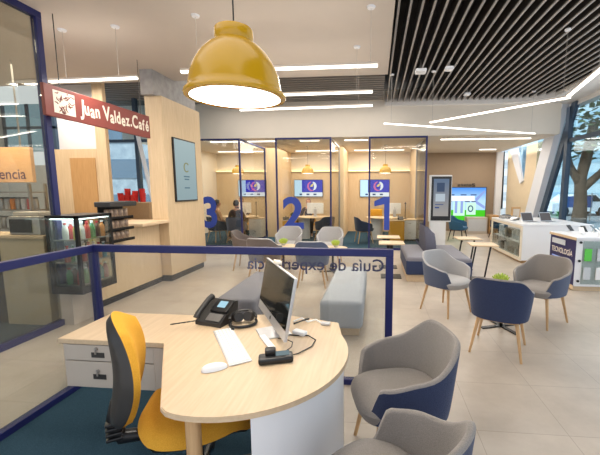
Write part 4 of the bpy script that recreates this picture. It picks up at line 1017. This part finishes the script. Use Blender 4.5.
b = B(True); b.tube([(.0, -.08, .05), (.0, 0, .08), (.0, .08, .1)], .022, 8); b.build('handset', M['dark_plastic'], t)
t = thing('potted_plant', 'small dark round plant beside the telephone in booth 2', 'plant', (-2.72, 11.1, .659))
b = B(True); b.lathe([(0, 0), (.045, 0), (.055, .08), (0, .08)], 16); b.build('pot', M['wood_brown'], t)
b = B(True)
rs = random.Random(5)
for k in range(40):
    u, v = rs.random() * 6.28, rs.uniform(-.4, 1); r = .06; c = Vector((r * cos(u) * math.sqrt(1 - v * v), r * sin(u) * math.sqrt(1 - v * v), .16 + r * v)); b.ball(c, .034, .034, .028, 6, 4)
b.build('leaves', M['darkgreen'], t)
for x, n in ((1.02, '1'), (-3.98, '3')):
    t = thing('desk_lamp', 'thin dark upright stand on the drawer unit in booth %s' % n, 'stand', (x - .06, 11.3, .694), 0, 'thin stands in the booths')  # upright pole with a ball head; it gives no light
    b = B(True); b.frust((0, 0, .01), (0, 0, .5), .012, n=8); b.build('pole', M['dark_plastic'], t); b = B(True); b.frust((0, 0, 0), (0, 0, .012), .07, n=16); b.build('base', M['dark_plastic'], t)
    b = B(True); b.ball((0, 0, .51), .03); b.build('head', M['dark_plastic'], t)
t = thing('office_chair', 'mustard office chair back behind the desk in booth 1', 'office chair', (.02, 12.1, .008), R(180))
b = B(True); b.box(-.21, .21, -.24, -.17, .55, .95, .03, 3); b.build('back_cushion', M['yellow_fab'], t); b = B(True); b.box(-.23, .23, -.2, .24, .42, .5, .03, 3); b.build('seat', M['yellow_fab'], t)
b = B(True); b.frust((0, 0, .06), (0, 0, .42), .03, n=12); b.build('gas_column', M['black_plastic'], t)
for k in range(5):
    a = 2 * pi * k / 5; b = B(True); b.frust((0, 0, .08), (.27 * cos(a), .27 * sin(a), .025), .026, .02, 8); b.build('leg', M['black_plastic'], t)
b = B(); bar(b, (0, -.19, .44), (0, -.25, .62), .05, .02); b.build('back_bracket', M['black_plastic'], t)

# ------------------------------------------------------------------ people
def skin_mesh(nodes, edges, root, sub=1):
    """nodes {name: (pos, radius)}; returns an evaluated mesh grown with the skin modifier"""
    names = list(nodes); me = bpy.data.meshes.new('skel')
    me.from_pydata([nodes[n][0] for n in names], [(names.index(a), names.index(c)) for a, c in edges], [])
    o = bpy.data.objects.new('skel', me); COL.objects.link(o)
    md = o.modifiers.new('skin', 'SKIN'); md.use_smooth_shade = True
    for i, n in enumerate(names):
        sv = me.skin_vertices[0].data[i]; r = nodes[n][1]; sv.radius = r if isinstance(r, tuple) else (r, r); sv.use_root = (n == root)
    o.modifiers.new('sub', 'SUBSURF').levels = sub
    dg = bpy.context.evaluated_depsgraph_get(); dg.update()
    out = bpy.data.meshes.new_from_object(o.evaluated_get(dg)); bpy.data.objects.remove(o); return out
def head_into(b, c, sc=1.0):
    """sculpted head, face toward local +y, centre c"""
    r = bmesh.ops.create_uvsphere(b.bm, u_segments=24, v_segments=18, radius=1)
    for v in r['verts']:
        x, y, z = v.co
        w = .074 * (1 - .22 * max(0, -z) ** 1.5); fy = .098 * (1 - .12 * max(0, -z)) if y > 0 else .1
        px, py, pz = x * w, y * fy, z * .12
        if y > .5:
            py += .026 * math.exp(-((x / .16) ** 2) - ((z + .12) / .16) ** 2)          # nose
            py -= .010 * math.exp(-((abs(x) - .42) / .16) ** 2 - ((z - .08) / .13) ** 2)  # eye sockets
            py += .007 * math.exp(-((x / .3) ** 2) - ((z + .5) / .09) ** 2)             # lips
            py += .010 * math.exp(-((x / .3) ** 2) - ((z + .86) / .15) ** 2)            # chin
        v.co = Vector(c) + Vector((px, py, pz)) * sc
    for s in (-1, 1): b.ball((c[0] + s * .076 * sc, c[1] - .005, c[2] - .005), .012, .022, .034, 8, 6)
def sitting_person(label, loc, rz, shirt, hair, lean=0, arms='lap', legs=True, longhair=False):
    t = thing('person', label, 'person', loc, rz)
    hz = .52                                        # hip height, hips at origin, facing +y
    nd = {'pelvis': ((0, 0, hz), (.15, .11)), 'waist': ((0, .0 + lean * .3, hz + .18), (.13, .095)), 'chest': ((0, .0 + lean * .7, hz + .36), (.15, .105)),
          'neck0': ((0, lean, hz + .51), (.06, .06)), 'neck1': ((0, .01 + lean * 1.05, hz + .58), (.05, .05))}
    ed = [('pelvis', 'waist'), ('waist', 'chest'), ('chest', 'neck0'), ('neck0', 'neck1')]
    for s, q in ((-1, 'L'), (1, 'R')):
        el = (s * .27, .06 + lean, hz + .21); wr = (s * .16, .30 + lean, hz + .22) if arms == 'table' else (s * .14, .24, hz + .12)
        nd['sh' + q] = ((s * .17, lean, hz + .46), .056); nd['el' + q] = (el, .042); nd['wr' + q] = (wr, .028)
        hd = Vector((-s * .3, .95, -.05)).normalized(); sd = Vector((hd.y, -hd.x, 0)).normalized()
        pm = Vector(wr) + hd * .055; nd['pa' + q] = (tuple(pm), (.034, .018))
        ed += [('neck0', 'sh' + q), ('sh' + q, 'el' + q), ('el' + q, 'wr' + q), ('wr' + q, 'pa' + q)]
        nd['hi' + q] = ((s * .09, .03, hz - .02), .085); nd['kn' + q] = ((s * .12, .44, hz - .0), .062); nd['an' + q] = ((s * .12, .42, .09), .04); nd['to' + q] = ((s * .13, .56, .035), .032)
        ed += [('pelvis', 'hi' + q), ('hi' + q, 'kn' + q), ('kn' + q, 'an' + q), ('an' + q, 'to' + q)]
    body = skin_mesh(nd, ed, 'pelvis')
    b = B(True).mesh(body)
    for s, q in ((-1, 'L'), (1, 'R')):              # fingers rooted in the palm, thumb from its side
        pm = Vector(nd['pa' + q][0]); hd = Vector((-s * .3, .95, -.05)).normalized(); sd = Vector((hd.y, -hd.x, 0)).normalized()
        for i, (o_, l) in enumerate(((-.026, .062), (-.009, .072), (.009, .068), (.026, .052))):
            p = pm + sd * o_ + hd * .01; b.tube([p, p + hd * l * .5 + Vector((0, 0, .004)), p + hd * l * .8 - Vector((0, 0, .012)), p + hd * l * .95 - Vector((0, 0, .026))], [.010, .009, .008, .005], 6)
        p = pm - hd * .02 + sd * s * -.028; b.tube([p, p + sd * s * -.022 + hd * .02, p + sd * s * -.026 + hd * .05 - Vector((0, 0, .008))], [.011, .010, .006], 6)
    hc = (0, .02 + lean * 1.1, hz + .70); head_into(b, hc)
    b.build('body', M['skin'], t)
    k = lambda n, g: (nd[n][0], tuple(v + g for v in nd[n][1]) if isinstance(nd[n][1], tuple) else nd[n][1] + g)
    sh = {n: k(n, .013) for n in ('pelvis', 'waist', 'chest', 'neck0', 'shL', 'elL', 'shR', 'elR')}; se = [e for e in ed if e[0] in sh and e[1] in sh]
    for q in 'LR':
        e_, w_ = Vector(nd['el' + q][0]), Vector(nd['wr' + q][0]); sh['cu' + q] = (tuple(e_ + (w_ - e_) * .9), .038); se.append(('el' + q, 'cu' + q))
    sh['neck0'] = (tuple(Vector(nd['neck0'][0]) - Vector((0, 0, .01))), .068)
    b = B(True).mesh(skin_mesh(sh, se, 'pelvis')); b.build('shirt', M[shirt], t)
    tr = {n: k(n, .014) for n in ('pelvis', 'hiL', 'knL', 'hiR', 'knR')}; tr['pelvis'] = (tr['pelvis'][0], (.168, .128)); te = [e for e in ed if e[0] in tr and e[1] in tr]
    for q in 'LR':
        a_ = Vector(nd['an' + q][0]); tr['hem' + q] = (tuple(a_ + Vector((0, 0, .02))), .054); te.append(('kn' + q, 'hem' + q))
    b = B(True).mesh(skin_mesh(tr, te, 'pelvis')); b.build('trousers', M['trouser'], t)
    for q in 'LR':
        a_, o_ = Vector(nd['an' + q][0]), Vector(nd['to' + q][0])
        b = B(True).mesh(skin_mesh({'h': ((a_.x, a_.y - .03, .045), .043), 'm': ((a_.x, a_.y + .05, .042), .042), 't': ((o_.x, o_.y + .02, .036), .035)}, [('h', 'm'), ('m', 't')], 'h')); b.build('shoe', M['shoe'], t)
    b = B(True)
    r = bmesh.ops.create_uvsphere(b.bm, u_segments=24, v_segments=18, radius=1)
    for v in r['verts']:
        x, y, z = v.co; v.co = Vector(hc) + Vector((x * .086, y * .108 - .012, z * .126 + .012))
    kill = [v for v in r['verts'] if (v.co.y > hc[1] + .045 and v.co.z < hc[2] + .06) or v.co.z < hc[2] - (.11 if longhair else .06)]
    bmesh.ops.delete(b.bm, geom=kill, context='VERTS'); b.build('hair', M[hair], t)
    for s in (-1, 1):
        b = B(True); b.ball((s * .03, hc[1] + .089, hc[2] + .01), .009, .006, .007, 8, 6); b.build('eye', M['ink'], t)
    b = B(True); b.ball((0, hc[1] + .093, hc[2] - .06), .02, .006, .006, 8, 6); b.build('mouth', mat('lip', (164, 92, 84), .5), t)
    return t
sitting_person('person in dark patterned top seated in the slate armchair of booth 3, seen from behind', (-4.32, 10.26, -.02), face(.05, 1), 'shirt_dark', 'hair', .02)
sitting_person('person seated at the far left of booth 3, partly behind the number 3', (-5.0, 10.33, -.02), face(.75, .65), 'shirt_tan', 'hair', .03)
sitting_person('person with chestnut hair seated behind the computer in booth 2', (-2.42, 12.2, -.02), face(.15, -1), 'shirt_dark', 'hair_red', .04, 'table', longhair=True)
sitting_person('person with chestnut hair seated behind the desk in booth 3', (-4.92, 12.25, 0.02), face(.1, -1), 'shirt_navy', 'hair_red', .04, 'table', longhair=True)
for x, y, rz, n in ((-2.42, 12.2, 3.0, '2'), (-4.92, 12.25, 3.05, '3')):
    t = thing('office_chair', 'mustard office chair under the seated person behind the desk in booth %s' % n, 'office chair', (x, y, .008), rz, 'occupied office chairs')
    b = B(True); b.box(-.22, .22, -.2, .24, .35, .41, .025, 3); b.build('seat', M['yellow_fab'], t); b = B(True); b.frust((0, 0, .06), (0, 0, .35), .03, n=12); b.build('gas_column', M['black_plastic'], t)
    b = B(True); b.box(-.2, .2, -.25, -.2, .45, .85, .02, 3); b.build('back_cushion', M['yellow_fab'], t)
    b = B(); bar(b, (0, -.17, .37), (0, -.23, .5), .05, .02); b.build('back_bracket', M['black_plastic'], t)
    for k in range(5):
        a = 2 * pi * k / 5; b = B(True); b.frust((0, 0, .08), (.27 * cos(a), .27 * sin(a), .025), .026, .02, 8); b.build('leg', M['black_plastic'], t)

# ------------------------------------------------------------------ outside the windows
b = B(); b.quad((5.2, -10, -.06), (40, -10, -.06), (40, 45, -.06), (5.2, 45, -.06)); struct(b.build('ground_street', M['asphalt']))
b = B(); b.quad((-25, 8.9, -.06), (-5, 8.9, -.06), (-5, 30, -.06), (-25, 30, -.06)); struct(b.build('ground_yard', M['asphalt']))
t = thing('street_tree', 'broad dark street tree outside the right window', 'tree', (10.3, 18.4, -.06))
b = B(True)
b.tube([(0, 0, 0), (.02, .0, 1.0), (-.08, 0, 2.2), (.1, .0, 3.4), (.3, 0, 5)], [.36, .29, .26, .22, .16], 14)
b.tube([(-.05, 0, 1.9), (-.7, -.1, 2.9), (-1.2, -.1, 4.6)], [.2, .17, .12], 10); b.tube([(0, 0, 1.7), (.8, -.2, 2.6), (1.9, -.2, 4.6)], [.21, .17, .1], 10); b.tube([(0, 0, 2.2), (.4, .3, 3.2), (.7, .4, 5)], [.17, .14, .1], 10)
b.build('trunk', M['bark'], t)
b = B(); rs = random.Random(11)
for k in range(520):
    c = Vector((max(-2.6, min(3.4, rs.gauss(0.5, 1.3))), max(-2.2, min(2.2, rs.gauss(0, 1.0))), rs.uniform(3.2, 6.5))); a = rs.random() * 6.28; u = Vector((cos(a), sin(a), rs.uniform(-.5, .5))) * .2; v = Vector((-sin(a), cos(a), rs.uniform(-.6, .6))) * .14
    b.quad(c - u, c + v, c + u, c - v)
b.build('foliage', M['leaf'], t, recalc=False)
t = thing('parked_car', 'white parked car on the street outside the right window', 'car', (13.4, 24.5, -.06), R(8))
b = B(True); b.prism([(-2.1, .3), (-2.1, .8), (-1.3, .9), (-.7, 1.4), (.8, 1.42), (1.4, .95), (2.1, .85), (2.1, .3)], -.8, .8, frame_mtx((0, 0, 0), (1, 0, 0), (0, 0, 1))); b.build('body', M['car'], t)
b = B(); b.prism([(-1.15, .92), (-.65, 1.34), (.75, 1.36), (1.22, .95)], .801, .81, frame_mtx((0, 0, 0), (1, 0, 0), (0, 0, 1))); b.build('window', M['screen_dark'], t)
for x in (-1.3, 1.3):
    for y in (-.7, .7): b = B(True); b.frust((x, y - .11, .33), (x, y + .11, .33), .33, n=20); b.build('wheel', M['black_plastic'], t)
t = thing('street_banner', 'blue banner fence behind the tree outside the right window', 'fence', (10.9, 19.6, -.06), R(0))
b = B(); b.box(-.85, .7, 0, .04, .75, 1.35); b.build('panel', M['car_blue'], t)
for x in (-.8, -.1, .65): b = B(); b.frust((x, .02, 0), (x, .02, 1.55), .03, n=8); b.build('post', M['steel'], t)
def building(label, x0, x1, y0, y1, h, m, wm, side):
    t = thing('office_building', label, 'building', ((x0 + x1) / 2, (y0 + y1) / 2, -.06)); W = (x1 - x0) / 2; D = (y1 - y0) / 2
    b = B(); b.box(-W, W, -D, D, 0, h); b.build('wall', m, t)
    for k in range(int(h / 1.5)):
        z = .7 + 1.5 * k
        b = B()
        if side == 'y': b.box(-W + .2, W - .2, -D - .03, -D + .02, z, z + .8)
        else: b.box(-W - .03, -W + .02, -D + .2, D - .2, z, z + .8)
        b.build('window', wm, t)
building('pale blue glazed office block across the street outside the right window', 16, 24, 9, 42, 14, M['build_pale'], mat('pale_glazing', (148, 186, 204), .3, var=.05), 'x')
building('pale office block behind the street tree', 6.6, 13.6, 34, 40, 9, mat('white_facade', (206, 214, 220), .8, var=.03), M['build_grey'], 'y')
building('grey office block seen through the cafe window', -14, -6.5, 14, 20, 9, M['build_grey'], mat('dark_glazing', (110, 128, 144), .3, var=.05), 'y')

# ------------------------------------------------------------------ light
w = bpy.data.worlds.new('world'); SC.world = w; w.use_nodes = True
nt = w.node_tree; bg = nt.nodes['Background']; bg.inputs[0].default_value = (.80, .88, 1.0, 1); bg.inputs[1].default_value = 1.0
sun = bpy.data.lights.new('sun', 'SUN'); sun.energy = 6; sun.angle = R(12); sun.color = (1, .96, .9)
so = bpy.data.objects.new('sun', sun); COL.objects.link(so); so.rotation_euler = (R(42), 0, R(-60)); so.location = (8, 4, 9)
lamp('facade_daylight', 'AREA', (4.9, 5.0, 2.0), 60, (.86, .93, 1.0), 7.0, 3.0, (R(90), 0, R(90)))
lamp('ceiling_lamp', 'AREA', (2.4, 5.5, 3.93), 40, (1, .95, .89), 3.6, 6.0)  # added general fill just below the slats, no fixture there
lamp('ceiling_lamp', 'AREA', (-1.6, 4.6, 3.57), 26, (1, .86, .70), 3.0, 3.0)  # added fill, tinted to warm the left of the room
lamp('ceiling_lamp', 'AREA', (-1.2, 1.2, 3.57), 22, (1, .92, .83), 3.0, 2.0)  # added general fill under the white ceiling near the desk
lamp('ceiling_lamp', 'AREA', (-1.8, 7.9, 3.92), 70, (1, .94, .86), 5.0, 2.6)  # added general fill below the crosswise slats
lamp('booth_lamp', 'AREA', (-2.4, 11.6, 3.04), 190, (1, .92, .78), 7.0, 2.6)  # added broad fill that brightens the booth interiors
lamp('lounge_lamp', 'AREA', (3.2, 12.0, 3.04), 45, (1, .94, .86), 2.6, 2.6)
lamp('cafe_lamp', 'AREA', (-6.6, 6.75, 3.5), 14, (1, .97, .92), .8, .3, (R(25), 0, 0))  # added fill that brightens the white cafe wall
lamp('cafe_lamp', 'AREA', (-5.6, 4.4, 3.55), 110, (1, .92, .80), 2.4, 3.4)  # added fill that brightens the space behind the tall glass
SC.view_settings.view_transform = 'Standard'
SC.view_settings.look = 'None'
SC.view_settings.exposure = .33
